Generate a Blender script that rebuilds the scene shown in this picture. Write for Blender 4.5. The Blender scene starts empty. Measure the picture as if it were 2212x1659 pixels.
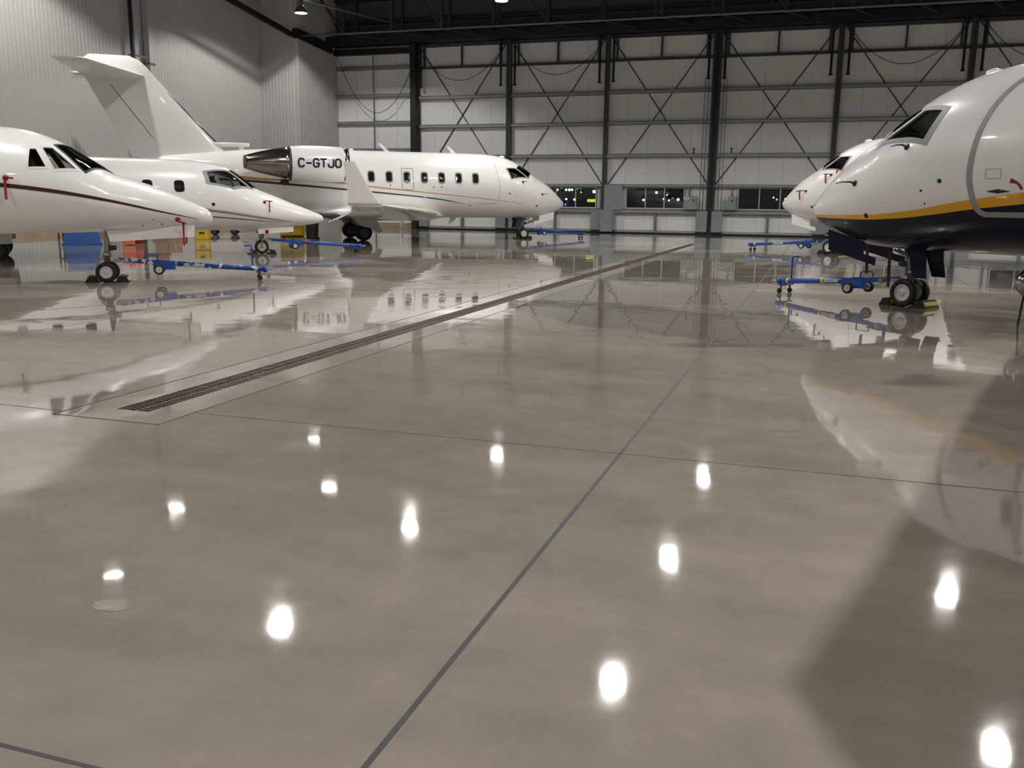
import bpy, bmesh, math, random
import numpy as np
from mathutils import Vector, Matrix

random.seed(7)
SC = bpy.context.scene
COL = SC.collection
PI = math.pi

# ------------------------------------------------------------------ camera
CAM_H = 1.65
F_PX, PITCH, YAW, ROLL = 1977.0, math.radians(11.23), math.radians(18.3), math.radians(0.634)
_f = Vector((-math.sin(YAW) * math.cos(PITCH), math.cos(YAW) * math.cos(PITCH), -math.sin(PITCH)))
_r = Vector((math.cos(YAW), math.sin(YAW), 0))
_u = _r.cross(_f)
_R = _r * math.cos(ROLL) + _u * math.sin(ROLL)
_U = -_r * math.sin(ROLL) + _u * math.cos(ROLL)
cam_data = bpy.data.cameras.new('camera')
cam = bpy.data.objects.new('camera', cam_data)
COL.objects.link(cam)
cam.matrix_world = Matrix(((_R.x, _U.x, -_f.x, 0), (_R.y, _U.y, -_f.y, 0), (_R.z, _U.z, -_f.z, CAM_H), (0, 0, 0, 1)))
cam_data.sensor_width = 36.0
cam_data.lens = F_PX / 2212.0 * 36.0
cam_data.clip_start = 0.05
cam_data.clip_end = 800
SC.camera = cam

# ------------------------------------------------------------------ night outside
world = bpy.data.worlds.new('night_sky')
SC.world = world
world.use_nodes = True
world.node_tree.nodes['Background'].inputs[0].default_value = (0.004, 0.0055, 0.008, 1)
world.node_tree.nodes['Background'].inputs[1].default_value = 1.0

# ------------------------------------------------------------------ exposure and lamp settings
SC.view_settings.view_transform = 'Standard'
SC.view_settings.look = 'None'
SC.view_settings.gamma = 1.0
SC.view_settings.use_curve_mapping = False
SC.view_settings.exposure = 0.26
LAMP_POWER = 1350.0        # each high bay lamp
LAMP_CONE = math.radians(160)
FLOOD_POWER = 2900.0
LAMP_COLOR = (1.0, 0.96, 0.915)
LENS_GLOW = 25.0
LAMP_Z = 9.9
# lamps that are lit, with their power factor (the row nearest the left wall is partly dimmed, some over the near end are off, others added out of view as fill)
LAMPS = [(x, y, 1.0) for y in (20.2, 28.7, 38.4) for x in (-13.35, -4.0, 4.4, 12.9, 22.2)]
LAMPS += [(-22.9, 38.4, 0.6), (-22.4, 27.4, 0.25)]
LAMPS += [(-13.35, 10.9, 1.0), (-4.0, 10.9, 0.5), (-22.9, 10.9, 0.6), (22.2, 10.9, 1.0), (-13.35, 1.6, 1.0), (14.9, 3.0, 9.5), (22.2, 1.6, 1.0), (-13.35, -7.6, 1.0), (-4.0, -7.6, 0.6), (12.9, -7.6, 1.0)]  # includes added fill lamps and one boosted, placed to cast the wing shadow

# ------------------------------------------------------------------ helpers: materials
MATS = {}
def mat(name, col, rough=0.5, metal=0.0, coat=0.0, var=0.06, scale=3.0, spec=0.5, bump=0.0, bscale=40.0, emit=None, estr=0.0):
    """procedural principled material: base colour modulated by noise, optional fine bump"""
    m = bpy.data.materials.new(name); m.use_nodes = True
    nt = m.node_tree; N = nt.nodes; L = nt.links
    b = N['Principled BSDF']
    tc = N.new('ShaderNodeTexCoord')
    nz = N.new('ShaderNodeTexNoise'); nz.inputs['Scale'].default_value = scale; nz.inputs['Detail'].default_value = 4
    L.new(tc.outputs['Object'], nz.inputs['Vector'])
    mx = N.new('ShaderNodeMix'); mx.data_type = 'RGBA'
    L.new(nz.outputs['Fac'], mx.inputs['Factor'])
    lo = tuple(max(0, c * (1 - var)) for c in col) + (1,)
    hi = tuple(min(1, c * (1 + var)) for c in col) + (1,)
    mx.inputs['A'].default_value = lo; mx.inputs['B'].default_value = hi
    L.new(mx.outputs['Result'], b.inputs['Base Color'])
    b.inputs['Roughness'].default_value = rough
    b.inputs['Metallic'].default_value = metal
    b.inputs['Specular IOR Level'].default_value = spec
    b.inputs['Coat Weight'].default_value = coat
    b.inputs['Coat Roughness'].default_value = 0.04
    if bump:
        n2 = N.new('ShaderNodeTexNoise'); n2.inputs['Scale'].default_value = bscale
        L.new(tc.outputs['Object'], n2.inputs['Vector'])
        bp = N.new('ShaderNodeBump'); bp.inputs['Strength'].default_value = bump; bp.inputs['Distance'].default_value = 0.02
        L.new(n2.outputs['Fac'], bp.inputs['Height']); L.new(bp.outputs['Normal'], b.inputs['Normal'])
    if emit:
        b.inputs['Emission Color'].default_value = emit + (1,); b.inputs['Emission Strength'].default_value = estr
    MATS[name] = m
    return m

def worn_mat(name, c1, c2, thr, scale, rough, metal2=0.0):
    """paint c1 worn through to c2 in patches"""
    m = mat(name, c1, rough)
    nt = m.node_tree; N = nt.nodes; L = nt.links; b = N['Principled BSDF']
    tc = N.new('ShaderNodeTexCoord'); nz = N.new('ShaderNodeTexNoise'); nz.inputs['Scale'].default_value = scale; nz.inputs['Detail'].default_value = 6
    L.new(tc.outputs['Object'], nz.inputs['Vector'])
    rp = N.new('ShaderNodeValToRGB'); rp.color_ramp.elements[0].position = thr; rp.color_ramp.elements[1].position = thr + 0.04
    rp.color_ramp.elements[0].color = c1 + (1,); rp.color_ramp.elements[1].color = c2 + (1,)
    L.new(nz.outputs['Fac'], rp.inputs['Fac']); L.new(rp.outputs['Color'], b.inputs['Base Color'])
    return m

def glass_mat(name, tint, alpha):
    m = bpy.data.materials.new(name); m.use_nodes = True
    nt = m.node_tree; N = nt.nodes; L = nt.links
    N.remove(N['Principled BSDF'])
    out = N['Material Output']
    tr = N.new('ShaderNodeBsdfTransparent'); tr.inputs[0].default_value = tint + (1,)
    gl = N.new('ShaderNodeBsdfGlossy'); gl.inputs['Roughness'].default_value = 0.015
    fr = N.new('ShaderNodeFresnel'); fr.inputs['IOR'].default_value = 1.5
    mx = N.new('ShaderNodeMixShader')
    L.new(fr.outputs[0], mx.inputs[0]); L.new(tr.outputs[0], mx.inputs[1]); L.new(gl.outputs[0], mx.inputs[2])
    L.new(mx.outputs[0], out.inputs['Surface'])
    MATS[name] = m
    return m

mat('white_paint', (0.90, 0.89, 0.885), 0.28, coat=0.7, var=0.015, scale=1.5)
mat('white_paint_flat', (0.80, 0.79, 0.785), 0.4, coat=0.2, var=0.03)
mat('navy_paint', (0.005, 0.008, 0.026), 0.25, spec=0.3, coat=0.15, var=0.05)
mat('yellow_paint', (0.86, 0.44, 0.006), 0.25, coat=0.6, var=0.04)
mat('orange_stripe', (0.55, 0.27, 0.05), 0.3, coat=0.5)
mat('navy_stripe', (0.012, 0.012, 0.05), 0.3, coat=0.5)
mat('maroon_stripe', (0.055, 0.006, 0.010), 0.3, coat=0.5)
mat('grey_stripe', (0.10, 0.11, 0.11), 0.3, coat=0.5)
mat('tan_stripe', (0.36, 0.25, 0.13), 0.3, coat=0.5)
mat('grey_frame', (0.30, 0.30, 0.31), 0.5)
mat('outline_grey', (0.34, 0.34, 0.35), 0.5)
mat('panel_line', (0.45, 0.44, 0.44), 0.5)
mat('dark_line', (0.05, 0.05, 0.05), 0.6)
mat('chrome', (0.72, 0.70, 0.67), 0.12, metal=1.0, var=0.05)
mat('dark_chrome', (0.34, 0.31, 0.28), 0.18, metal=1.0, var=0.25, scale=2.0)
mat('steel', (0.42, 0.41, 0.39), 0.35, metal=0.8, var=0.2, scale=12)
mat('dark_metal', (0.035, 0.034, 0.033), 0.5, metal=0.3)
mat('black_rubber', (0.012, 0.012, 0.012), 0.7, var=0.2)
mat('tyre', (0.014, 0.013, 0.013), 0.62, var=0.15, scale=20)
mat('hub_white', (0.66, 0.65, 0.63), 0.4, metal=0.1)
mat('hub_dark', (0.10, 0.10, 0.105), 0.5, metal=0.4)
mat('cockpit_grey', (0.20, 0.23, 0.22), 0.8)
mat('strap_maroon', (0.06, 0.008, 0.008), 0.8)
mat('cockpit_dark', (0.06, 0.06, 0.058), 0.8)
mat('seat_tan', (0.50, 0.42, 0.24), 0.8)
mat('seat_white', (0.75, 0.74, 0.72), 0.8)
mat('cabin_pane', (0.016, 0.015, 0.015), 0.08, spec=0.6, var=0.2)
mat('letter_black', (0.008, 0.008, 0.010), 0.35)
mat('flag_red', (0.30, 0.014, 0.018), 0.75)
mat('flag_orange', (0.72, 0.07, 0.03), 0.75)
glass_mat('cockpit_glass', (0.55, 0.60, 0.56), 1)
glass_mat('window_glass', (0.75, 0.80, 0.80), 1)
mat('tow_blue', (0.010, 0.085, 0.42), 0.32, coat=0.3, var=0.2, scale=6)
worn_mat('tow_blue_worn', (0.008, 0.055, 0.30), (0.62, 0.64, 0.67), 0.54, 6.0, 0.35)
mat('tow_yellow', (0.72, 0.55, 0.03), 0.45)
mat('tow_red', (0.22, 0.012, 0.03), 0.4)
mat('decal_white', (0.62, 0.64, 0.72), 0.4)
mat('caster_brown', (0.06, 0.04, 0.028), 0.6)
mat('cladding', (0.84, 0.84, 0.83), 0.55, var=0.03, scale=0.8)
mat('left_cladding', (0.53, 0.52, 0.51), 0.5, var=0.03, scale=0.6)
mat('post_steel', (0.060, 0.063, 0.072), 0.45, metal=0.2, var=0.15)
mat('galvanised', (0.33, 0.35, 0.36), 0.45, metal=0.4, var=0.25, scale=5)
mat('galv_plate', (0.30, 0.335, 0.35), 0.5, metal=0.25, var=0.22, scale=3)
mat('black_steel', (0.010, 0.010, 0.012), 0.6)
mat('truss_steel', (0.030, 0.031, 0.034), 0.6)
mat('roof_deck', (0.085, 0.085, 0.085), 0.8)
mat('pipe_grey', (0.22, 0.23, 0.24), 0.4, metal=0.4)
mat('window_frame', (0.55, 0.55, 0.55), 0.5)
mat('box_grey', (0.28, 0.34, 0.33), 0.45)
mat('label_white', (0.8, 0.8, 0.8), 0.5)
mat('label_red', (0.5, 0.03, 0.03), 0.5)
mat('label_green', (0.25, 0.5, 0.12), 0.5)
mat('yellow_box', (0.66, 0.46, 0.03), 0.5)
mat('blue_box', (0.025, 0.12, 0.42), 0.5)
mat('orange_box', (0.75, 0.17, 0.07), 0.55)
mat('cardboard', (0.36, 0.22, 0.14), 0.8)
mat('tan_curb', (0.40, 0.31, 0.20), 0.7)
mat('bin_black', (0.012, 0.013, 0.013), 0.5)
mat('grate_iron', (0.12, 0.088, 0.076), 0.45, metal=0.35, var=0.55, scale=9)
mat('joint_filler', (0.095, 0.098, 0.105), 0.6, spec=0.2)
mat('lamp_housing', (0.16, 0.16, 0.17), 0.4, metal=0.6)
mat('lamp_lens', (0.9, 0.9, 0.9), 0.4, emit=(1.0, 0.95, 0.90), estr=LENS_GLOW)
mat('sign_yellow', (0.8, 0.8, 0.05), 0.5, emit=(0.75, 0.85, 0.02), estr=1.2)
for nm, cc, st in (('night_white', (1.0, 0.96, 0.9), 14), ('night_blue', (0.1, 0.1, 1.0), 8), ('night_teal', (0.25, 0.6, 0.6), 1.2),
                   ('night_orange', (1.0, 0.45, 0.12), 9), ('night_red', (1.0, 0.10, 0.04), 6)):
    mat(nm, cc, 0.5, emit=cc, estr=st)
mat('beacon_amber', (0.5, 0.16, 0.03), 0.4)

def concrete(name, tint, wet_bias):
    """polished concrete slab: mottled colour; puddles = smooth film, elsewhere slightly hazy polish"""
    m = bpy.data.materials.new(name); m.use_nodes = True
    nt = m.node_tree; N = nt.nodes; L = nt.links; b = N['Principled BSDF']
    tc = N.new('ShaderNodeTexCoord')
    def noise(scale, detail=4, rough=0.55, vec=None, dist=0.0):
        n = N.new('ShaderNodeTexNoise'); n.inputs['Scale'].default_value = scale; n.inputs['Detail'].default_value = detail
        n.inputs['Roughness'].default_value = rough; n.inputs['Distortion'].default_value = dist
        L.new(vec or tc.outputs['Object'], n.inputs['Vector']); return n.outputs['Fac']
    def math_(op, a, bb=None, clamp=False):
        n = N.new('ShaderNodeMath'); n.operation = op; n.use_clamp = clamp
        for i, v in enumerate((a, bb)):
            if v is None: continue
            if isinstance(v, (int, float)): n.inputs[i].default_value = v
            else: L.new(v, n.inputs[i])
        return n.outputs[0]
    def rng(v, a, bb, c, d):
        n = N.new('ShaderNodeMapRange'); n.inputs['From Min'].default_value = a; n.inputs['From Max'].default_value = bb
        n.inputs['To Min'].default_value = c; n.inputs['To Max'].default_value = d; L.new(v, n.inputs['Value']); return n.outputs[0]
    mp = N.new('ShaderNodeMapping'); L.new(tc.outputs['Object'], mp.inputs['Vector'])
    mp.inputs['Rotation'].default_value = (0, 0, math.radians(-18)); mp.inputs['Scale'].default_value = (0.6, 1.5, 1)
    big = noise(0.55, 5, 0.6, mp.outputs[0], 0.4)
    mid = noise(3.2, 5, 0.65)
    fine = noise(55, 3, 0.7)
    v = math_('ADD', math_('MULTIPLY', big, 0.55), math_('ADD', math_('MULTIPLY', mid, 0.3), math_('MULTIPLY', fine, 0.15)))
    rp = N.new('ShaderNodeValToRGB')
    rp.color_ramp.elements[0].position = 0.36; rp.color_ramp.elements[1].position = 0.64
    rp.color_ramp.elements[0].color = (0.178 * tint, 0.157 * tint, 0.134 * tint, 1)
    rp.color_ramp.elements[1].color = (0.270 * tint, 0.240 * tint, 0.206 * tint, 1)
    L.new(v, rp.inputs['Fac'])
    # puddles: patchy water film, most of it in the far part of the hall
    mp2 = N.new('ShaderNodeMapping'); L.new(tc.outputs['Object'], mp2.inputs['Vector'])
    mp2.inputs['Rotation'].default_value = (0, 0, math.radians(18)); mp2.inputs['Scale'].default_value = (0.75, 1.0, 1)
    pn = noise(0.22, 3, 0.5, mp2.outputs[0], 0.5)
    sep = N.new('ShaderNodeSeparateXYZ'); L.new(tc.outputs['Object'], sep.inputs[0])
    bias = rng(sep.outputs['Y'], 6.0, 17.0, -0.16, 0.085)
    wet = math_('MULTIPLY', math_('SUBTRACT', math_('ADD', pn, bias), 0.5 - wet_bias), 30.0, True)
    n = N.new('ShaderNodeClamp'); L.new(wet, n.inputs[0]); wet = n.outputs[0]
    mx = N.new('ShaderNodeMix'); mx.data_type = 'RGBA'; mx.blend_type = 'MULTIPLY'
    L.new(math_('MULTIPLY', wet, 0.85), mx.inputs['Factor']); L.new(rp.outputs['Color'], mx.inputs['A']); mx.inputs['B'].default_value = (0.55, 0.56, 0.56, 1)
    L.new(mx.outputs['Result'], b.inputs['Base Color'])
    dry_r = rng(mid, 0.3, 0.7, 0.03, 0.06)
    r = math_('ADD', math_('MULTIPLY', dry_r, math_('SUBTRACT', 1.0, wet)), math_('MULTIPLY', wet, 0.022))
    L.new(r, b.inputs['Roughness'])
    b.inputs['IOR'].default_value = 1.52
    b.inputs['Specular IOR Level'].default_value = 0.55
    # slow waviness of the polish, and ripples in the film
    wv = noise(0.9, 2, 0.5)
    bp = N.new('ShaderNodeBump'); bp.inputs['Strength'].default_value = 0.20; bp.inputs['Distance'].default_value = 0.02
    L.new(wv, bp.inputs['Height']); L.new(bp.outputs['Normal'], b.inputs['Normal'])
    MATS[name] = m
concrete('concrete_floor', 1.55, 0.0)
concrete('concrete_kerb', 1.85, -0.10)

# ------------------------------------------------------------------ helpers: meshes
class MB:
    def __init__(s): s.v = []; s.f = []
    def add(s, vs, fs):
        o = len(s.v); s.v += [tuple(map(float, p)) for p in vs]; s.f += [tuple(i + o for i in f) for f in fs]; return s
    def box(s, a, b):
        x0, y0, z0 = (min(a[i], b[i]) for i in range(3)); x1, y1, z1 = (max(a[i], b[i]) for i in range(3))
        return s.add([(x0, y0, z0), (x1, y0, z0), (x1, y1, z0), (x0, y1, z0), (x0, y0, z1), (x1, y0, z1), (x1, y1, z1), (x0, y1, z1)],
                     [(3, 2, 1, 0), (4, 5, 6, 7), (0, 1, 5, 4), (1, 2, 6, 5), (2, 3, 7, 6), (3, 0, 4, 7)])
    def bar(s, p, q, w, h, up=(0, 0, 1)):
        """rectangular bar from p to q"""
        p = Vector(p); q = Vector(q); d = (q - p).normalized(); up = Vector(up)
        if abs(d.dot(up)) > 0.98: up = Vector((1, 0, 0))
        sx = d.cross(up).normalized(); uz = sx.cross(d)
        vs = []
        for c in (p, q):
            for a, b in ((-1, -1), (1, -1), (1, 1), (-1, 1)): vs.append(c + sx * a * w / 2 + uz * b * h / 2)
        return s.add(vs, [(3, 2, 1, 0), (4, 5, 6, 7), (0, 1, 5, 4), (1, 2, 6, 5), (2, 3, 7, 6), (3, 0, 4, 7)])
    def tube(s, pts, r, n=10, cap=True):
        pts = [Vector(p) for p in pts]; rs = r if isinstance(r, (list, tuple)) else [r] * len(pts)
        up = Vector((0, 0, 1)); vs = []; prev = None
        for i, p in enumerate(pts):
            d = (pts[min(i + 1, len(pts) - 1)] - pts[max(i - 1, 0)]).normalized()
            if prev is None:
                a = up if abs(d.z) < 0.9 else Vector((1, 0, 0)); sx = d.cross(a).normalized()
            else:
                sx = (prev - d * prev.dot(d)).normalized()
            prev = sx; sy = d.cross(sx)
            for k in range(n):
                t = 2 * PI * k / n; vs.append(p + (sx * math.cos(t) + sy * math.sin(t)) * rs[i])
        fs = []
        for i in range(len(pts) - 1):
            for k in range(n):
                fs.append((i * n + k, i * n + (k + 1) % n, (i + 1) * n + (k + 1) % n, (i + 1) * n + k))
        if cap: fs += [tuple(range(n - 1, -1, -1)), tuple((len(pts) - 1) * n + k for k in range(n))]
        return s.add(vs, fs)
    def lathe(s, prof, o, axis='y', n=28, closed=False):
        """prof: (radius, along)"""
        o = Vector(o); vs = []
        for r, a in prof:
            for k in range(n):
                t = 2 * PI * k / n; c, q = r * math.cos(t), r * math.sin(t)
                vs.append(o + (Vector((c, a, q)) if axis == 'y' else Vector((a, c, q)) if axis == 'x' else Vector((c, q, a))))
        fs = []; m = len(prof)
        for i in range(m if closed else m - 1):
            j = (i + 1) % m
            for k in range(n): fs.append((i * n + k, i * n + (k + 1) % n, j * n + (k + 1) % n, j * n + k))
        if not closed:
            if prof[0][0] > 1e-4: fs.append(tuple(range(n - 1, -1, -1)))
            if prof[-1][0] > 1e-4: fs.append(tuple((m - 1) * n + k for k in range(n)))
        return s.add(vs, fs)
    def prism(s, poly, thick):
        """flat polygon (3-D points) given a thickness vector"""
        t = Vector(thick); n = len(poly); p = [Vector(q) for q in poly]
        vs = [q - t / 2 for q in p] + [q + t / 2 for q in p]
        return s.add(vs, [tuple(range(n - 1, -1, -1)), tuple(range(n, 2 * n))] + [(i, (i + 1) % n, n + (i + 1) % n, n + i) for i in range(n)])
    def rows(s, rows, close=False, cap=False):
        """grid of points, each row the same length"""
        n = len(rows[0]); vs = [p for r in rows for p in r]; fs = []
        for i in range(len(rows) - 1):
            for k in range(n if close else n - 1):
                fs.append((i * n + k, i * n + (k + 1) % n, (i + 1) * n + (k + 1) % n, (i + 1) * n + k))
        if cap: fs += [tuple(range(n - 1, -1, -1)), tuple((len(rows) - 1) * n + k for k in range(n))]
        return s.add(vs, fs)
    def mirror_y(s):
        s.v = [(x, -y, z) for x, y, z in s.v]; s.f = [tuple(reversed(f)) for f in s.f]; return s
    def mesh(s, name):
        me = bpy.data.meshes.new(name); me.from_pydata(s.v, [], s.f); me.update(); return me
    def build(s, name, m, parent=None, smooth=False, fix=True, auto=None):
        me = s.mesh(name)
        if fix:
            bm = bmesh.new(); bm.from_mesh(me); bmesh.ops.recalc_face_normals(bm, faces=bm.faces)
            if auto is not None:
                for e in bm.edges:
                    if len(e.link_faces) == 2 and e.calc_face_angle(0) > auto: e.smooth = False
            bm.to_mesh(me); bm.free()
        if smooth:
            for p in me.polygons: p.use_smooth = True
        me.materials.append(MATS[m] if isinstance(m, str) else m)
        o = bpy.data.objects.new(name, me); COL.objects.link(o)
        if parent is not None: o.parent = parent
        return o

def empty(name, loc=(0, 0, 0), rz=0.0, parent=None):
    o = bpy.data.objects.new(name, None); COL.objects.link(o); o.location = loc; o.rotation_euler = (0, 0, rz)
    o.empty_display_size = 0.2
    if parent is not None: o.parent = parent
    return o
def tag(o, label=None, cat=None, group=None, kind=None):
    if label: o['label'] = label
    if cat: o['category'] = cat
    if group: o['group'] = group
    if kind: o['kind'] = kind
    return o
def copy_part(src, parent, loc=None, rz=None):
    c = src.copy(); COL.objects.link(c); c.parent = parent
    if loc is not None: c.location = loc
    if rz is not None: c.rotation_euler = (0, 0, rz)
    for ch in src.children: copy_part(ch, c)
    return c
def struct(o, label=None):
    o['kind'] = 'structure'
    if label: o['label'] = label
    return o
# ================================================================== THE HANGAR
XW, XC, YB, YD = -31.3, -28.8, 47.8, 52.3       # left wall, corner block, its front, door cladding plane
XR, YF, ZR = 36.0, -17.0, 15.2                  # right wall, wall behind the camera, roof

def rect(mb, x0, y0, x1, y1, z=0.0): mb.add([(x0, y0, z), (x1, y0, z), (x1, y1, z), (x0, y1, z)], [(0, 1, 2, 3)])
def frame_rects(mb, o, i, z=0.0):
    ox0, oy0, ox1, oy1 = o; ix0, iy0, ix1, iy1 = i
    rect(mb, ox0, oy0, ox1, iy0, z); rect(mb, ox0, iy1, ox1, oy1, z); rect(mb, ox0, iy0, ix0, iy1, z); rect(mb, ix1, iy0, ox1, iy1, z)
KERB = (-5.55, 5.45, -4.57, 39.9); DRAIN = (-5.22, 5.76, -4.92, 39.56)
mb = MB(); frame_rects(mb, (XW - 0.5, YF, XR, YD + 0.3), KERB)
floor = struct(mb.build('floor', 'concrete_floor'), 'polished wet concrete hangar floor with puddles')
mb = MB(); frame_rects(mb, KERB, DRAIN); mb.build('drain_surround', 'concrete_kerb', floor)
mb = MB()
x0, y0, x1, y1 = DRAIN
mb.add([(x0, y0, 0), (x1, y0, 0), (x1, y1, 0), (x0, y1, 0), (x0, y0, -.2), (x1, y0, -.2), (x1, y1, -.2), (x0, y1, -.2)],
       [(4, 5, 6, 7), (0, 4, 5, 1), (1, 5, 6, 2), (2, 6, 7, 3), (3, 7, 4, 0)])
mb.build('drain_channel', 'black_steel', floor)
g = MB()                                        # one cast grate, a metre long, two rows of slots
GL = 0.985
for xx, w in ((-.135, .026), (0, .045), (.135, .026)): g.box((xx - w / 2, 0, -.035), (xx + w / 2, GL, -.010))
k = 0.0
while k < GL:
    g.box((-.14, k, -.03), (-.022, min(GL, k + .024), -.002)); g.box((.022, k, -.03), (.14, min(GL, k + .024), -.002)); k += .0533
grate = g.build('grate', 'grate_iron', floor)
grate.location = (-5.07, 5.77, 0)
for i in range(1, 34): copy_part(grate, floor, (-5.07, 5.77 + i * 0.994, 0))
def joint(pts, w=0.02, z=0.0012):
    m = MB()
    for (ax, ay), (bx, by) in zip(pts[:-1], pts[1:]):
        d = Vector((bx - ax, by - ay, 0)).normalized(); s = Vector((-d.y, d.x, 0)) * w / 2; e = d * w / 2
        a = Vector((ax, ay, z)) - e; b = Vector((bx, by, z)) + e
        m.add([a - s, b - s, b + s, a + s], [(0, 1, 2, 3)])
    return m.build('floor_joint', 'joint_filler', floor)
joint([(-5.55, 39.9), (-5.55, 5.45), (-4.57, 5.45), (-4.57, 39.9)], 0.018)
joint([(-1.17, YF), (-1.17, 52)], 0.021)
joint([(-4.57, 5.87), (XR, 5.95)], 0.010)
joint([(-5.55, 5.55), (-12.0, 5.75)], 0.008)
joint([(XW, 1.88), (-1.17, 1.92)], 0.016)
joint([(3.1, YF), (3.1, 52)], 0.010)
joint([(XW, 26.0), (XR, 26.0)], 0.010)
joint([(-9.3, YF), (-9.3, 52)], 0.010)
# chipped round patch in the slab
m = MB(); c0 = Vector((-2.67, 2.83, 0.0012)); n = 22
ring = [c0 + Vector((math.cos(2 * PI * i / n) * (.082 + .012 * math.sin(3 * i)), math.sin(2 * PI * i / n) * (.055 + .008 * math.cos(5 * i)), 0)) for i in range(n)]
m.add(ring, [tuple(range(n))]); m.build('slab_patch', mat('patch_pale', (0.42, 0.36, 0.32), 0.2, var=0.25, scale=14), floor)

# ground outside
apron = MB(); rect(apron, -300, YD + 0.3, 300, 400, -0.02)
struct(apron.build('ground_outside', mat('night_asphalt', (0.012, 0.012, 0.013), 0.7)))

def corrugated(name, p, q, h, m, face, pitch=0.22, depth=0.014, z0=0.0):
    """profiled wall sheet from p to q (xy), ribs standing out along `face`"""
    p = Vector((p[0], p[1], 0)); q = Vector((q[0], q[1], 0)); d = (q - p); ln = d.length; d.normalize(); f = Vector((face[0], face[1], 0))
    prof = []; t = 0.0
    while t < ln - 1e-6:
        for a, o in ((0, 0), (pitch * .5, 0), (pitch * .6, depth), (pitch * .9, depth)):
            if t + a <= ln: prof.append((t + a, o))
        t += pitch
    prof.append((ln, 0))
    r0 = [p + d * a + f * o + Vector((0, 0, z0)) for a, o in prof]; r1 = [v + Vector((0, 0, h - z0)) for v in r0]
    mb = MB(); mb.rows([r0, r1]); return struct(mb.build(name, m))
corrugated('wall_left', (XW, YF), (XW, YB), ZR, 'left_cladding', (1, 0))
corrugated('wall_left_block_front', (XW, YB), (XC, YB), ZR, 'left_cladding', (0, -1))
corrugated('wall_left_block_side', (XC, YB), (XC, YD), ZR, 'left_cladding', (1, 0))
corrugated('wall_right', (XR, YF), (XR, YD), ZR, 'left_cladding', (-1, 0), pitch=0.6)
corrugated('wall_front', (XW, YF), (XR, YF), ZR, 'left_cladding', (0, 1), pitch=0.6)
m = MB(); m.box((XW - .5, YF - .2, ZR), (XR + .2, YD + .5, ZR + .15)); struct(m.build('ceiling', 'roof_deck'), 'dark steel roof deck')
m = MB(); m.bar((XW + .05, YB - .04, 7.5), (XW + .05, YB - .04, ZR), .1, .1); m.bar((XW + .05, YB - .04, 0), (XW + .05, YB - .04, 7.5), .1, .1)
struct(m.build('trim_1', 'left_cladding'))
m = MB(); m.bar((XC - .02, YB + .02, 0), (XC - .02, YB + .02, ZR), .16, .16); struct(m.build('trim_2', 'left_cladding'))
m = MB(); m.box((XW, YF, 0), (XW + .06, YB, .22)); struct(m.build('baseboard_left', 'tan_curb'))
# riser pipes on the left wall
r = empty('riser_pipe', (XW + .32, 36.9, 0))
p = MB().tube([(0, 0, 0), (0, 0, 15)], .10, 12).build('pipe', mat('pipe_dark', (0.03, 0.03, 0.05), 0.4), r, True)
q = MB().bar((0, 0, 8.2), (0, .95, 8.2), .05, .09).bar((-.27, 0, 8.2), (0, 0, 8.2), .06, .06).build('bracket', 'pipe_grey', r)
tag(r, 'dark riser pipe running up the left wall beside a pale duct', 'pipe')
r = empty('duct', (XW + .22, 38.15, 0))
MB().box((-.16, -.17, 0), (.16, .17, 15)).build('duct_body', 'left_cladding', r)
for zz in (3.9, 7.9, 11.9): MB().box((-.18, -.19, zz), (.18, .19, zz + .1)).build('strap', 'pipe_grey', r)
tag(r, 'pale boxed duct running up the left wall behind the jet tail', 'duct')

# ---------------------------------------------------------------- fixed bay between corner block and doors
wb = struct(empty('wall_back', (XC, YD, 0)), 'fixed panelled bay of the end wall beside the doors')
X0 = XC; XE = -23.46
pw = (XE - X0) / 4
pm_ = MB().box((.006, 0, 0.33), (pw - .006, .08, 10.9)).mesh('panel')
pm_.materials.append(MATS['cladding'])
for i in range(4):
    o = bpy.data.objects.new('panel', pm_); COL.objects.link(o); o.parent = wb; o.location = (i * pw, 0, 0)
MB().box((0, -.05, 0), (XE - X0, .08, .33)).build('plinth', 'tan_curb', wb)
def girt(parent, x0, x1, z, h=0.2, y0=-.24, name='girt', m='galvanised'):
    """lipped channel rail: web at the cladding, top and bottom flanges"""
    g = MB(); g.box((x0, y0, z + h - .018), (x1, -.02, z + h)); g.box((x0, y0, z), (x1, -.02, z + .018)); g.box((x0, y0, z), (x1, y0 + .012, z + h * .8))
    return g.build(name, m, parent)
for z in (3.05, 4.6, 6.2, 7.78, 9.38): girt(wb, 0, XE - X0, z, .19, -.2)
MB().box((0, -.45, 10.25), (XE - X0, .05, 10.55)).build('door_track', 'black_steel', wb)
MB().bar((2.55, -.2, .33), (2.55, -.2, 10.3), .05, .05).build('mullion', 'pipe_grey', wb)

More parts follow.
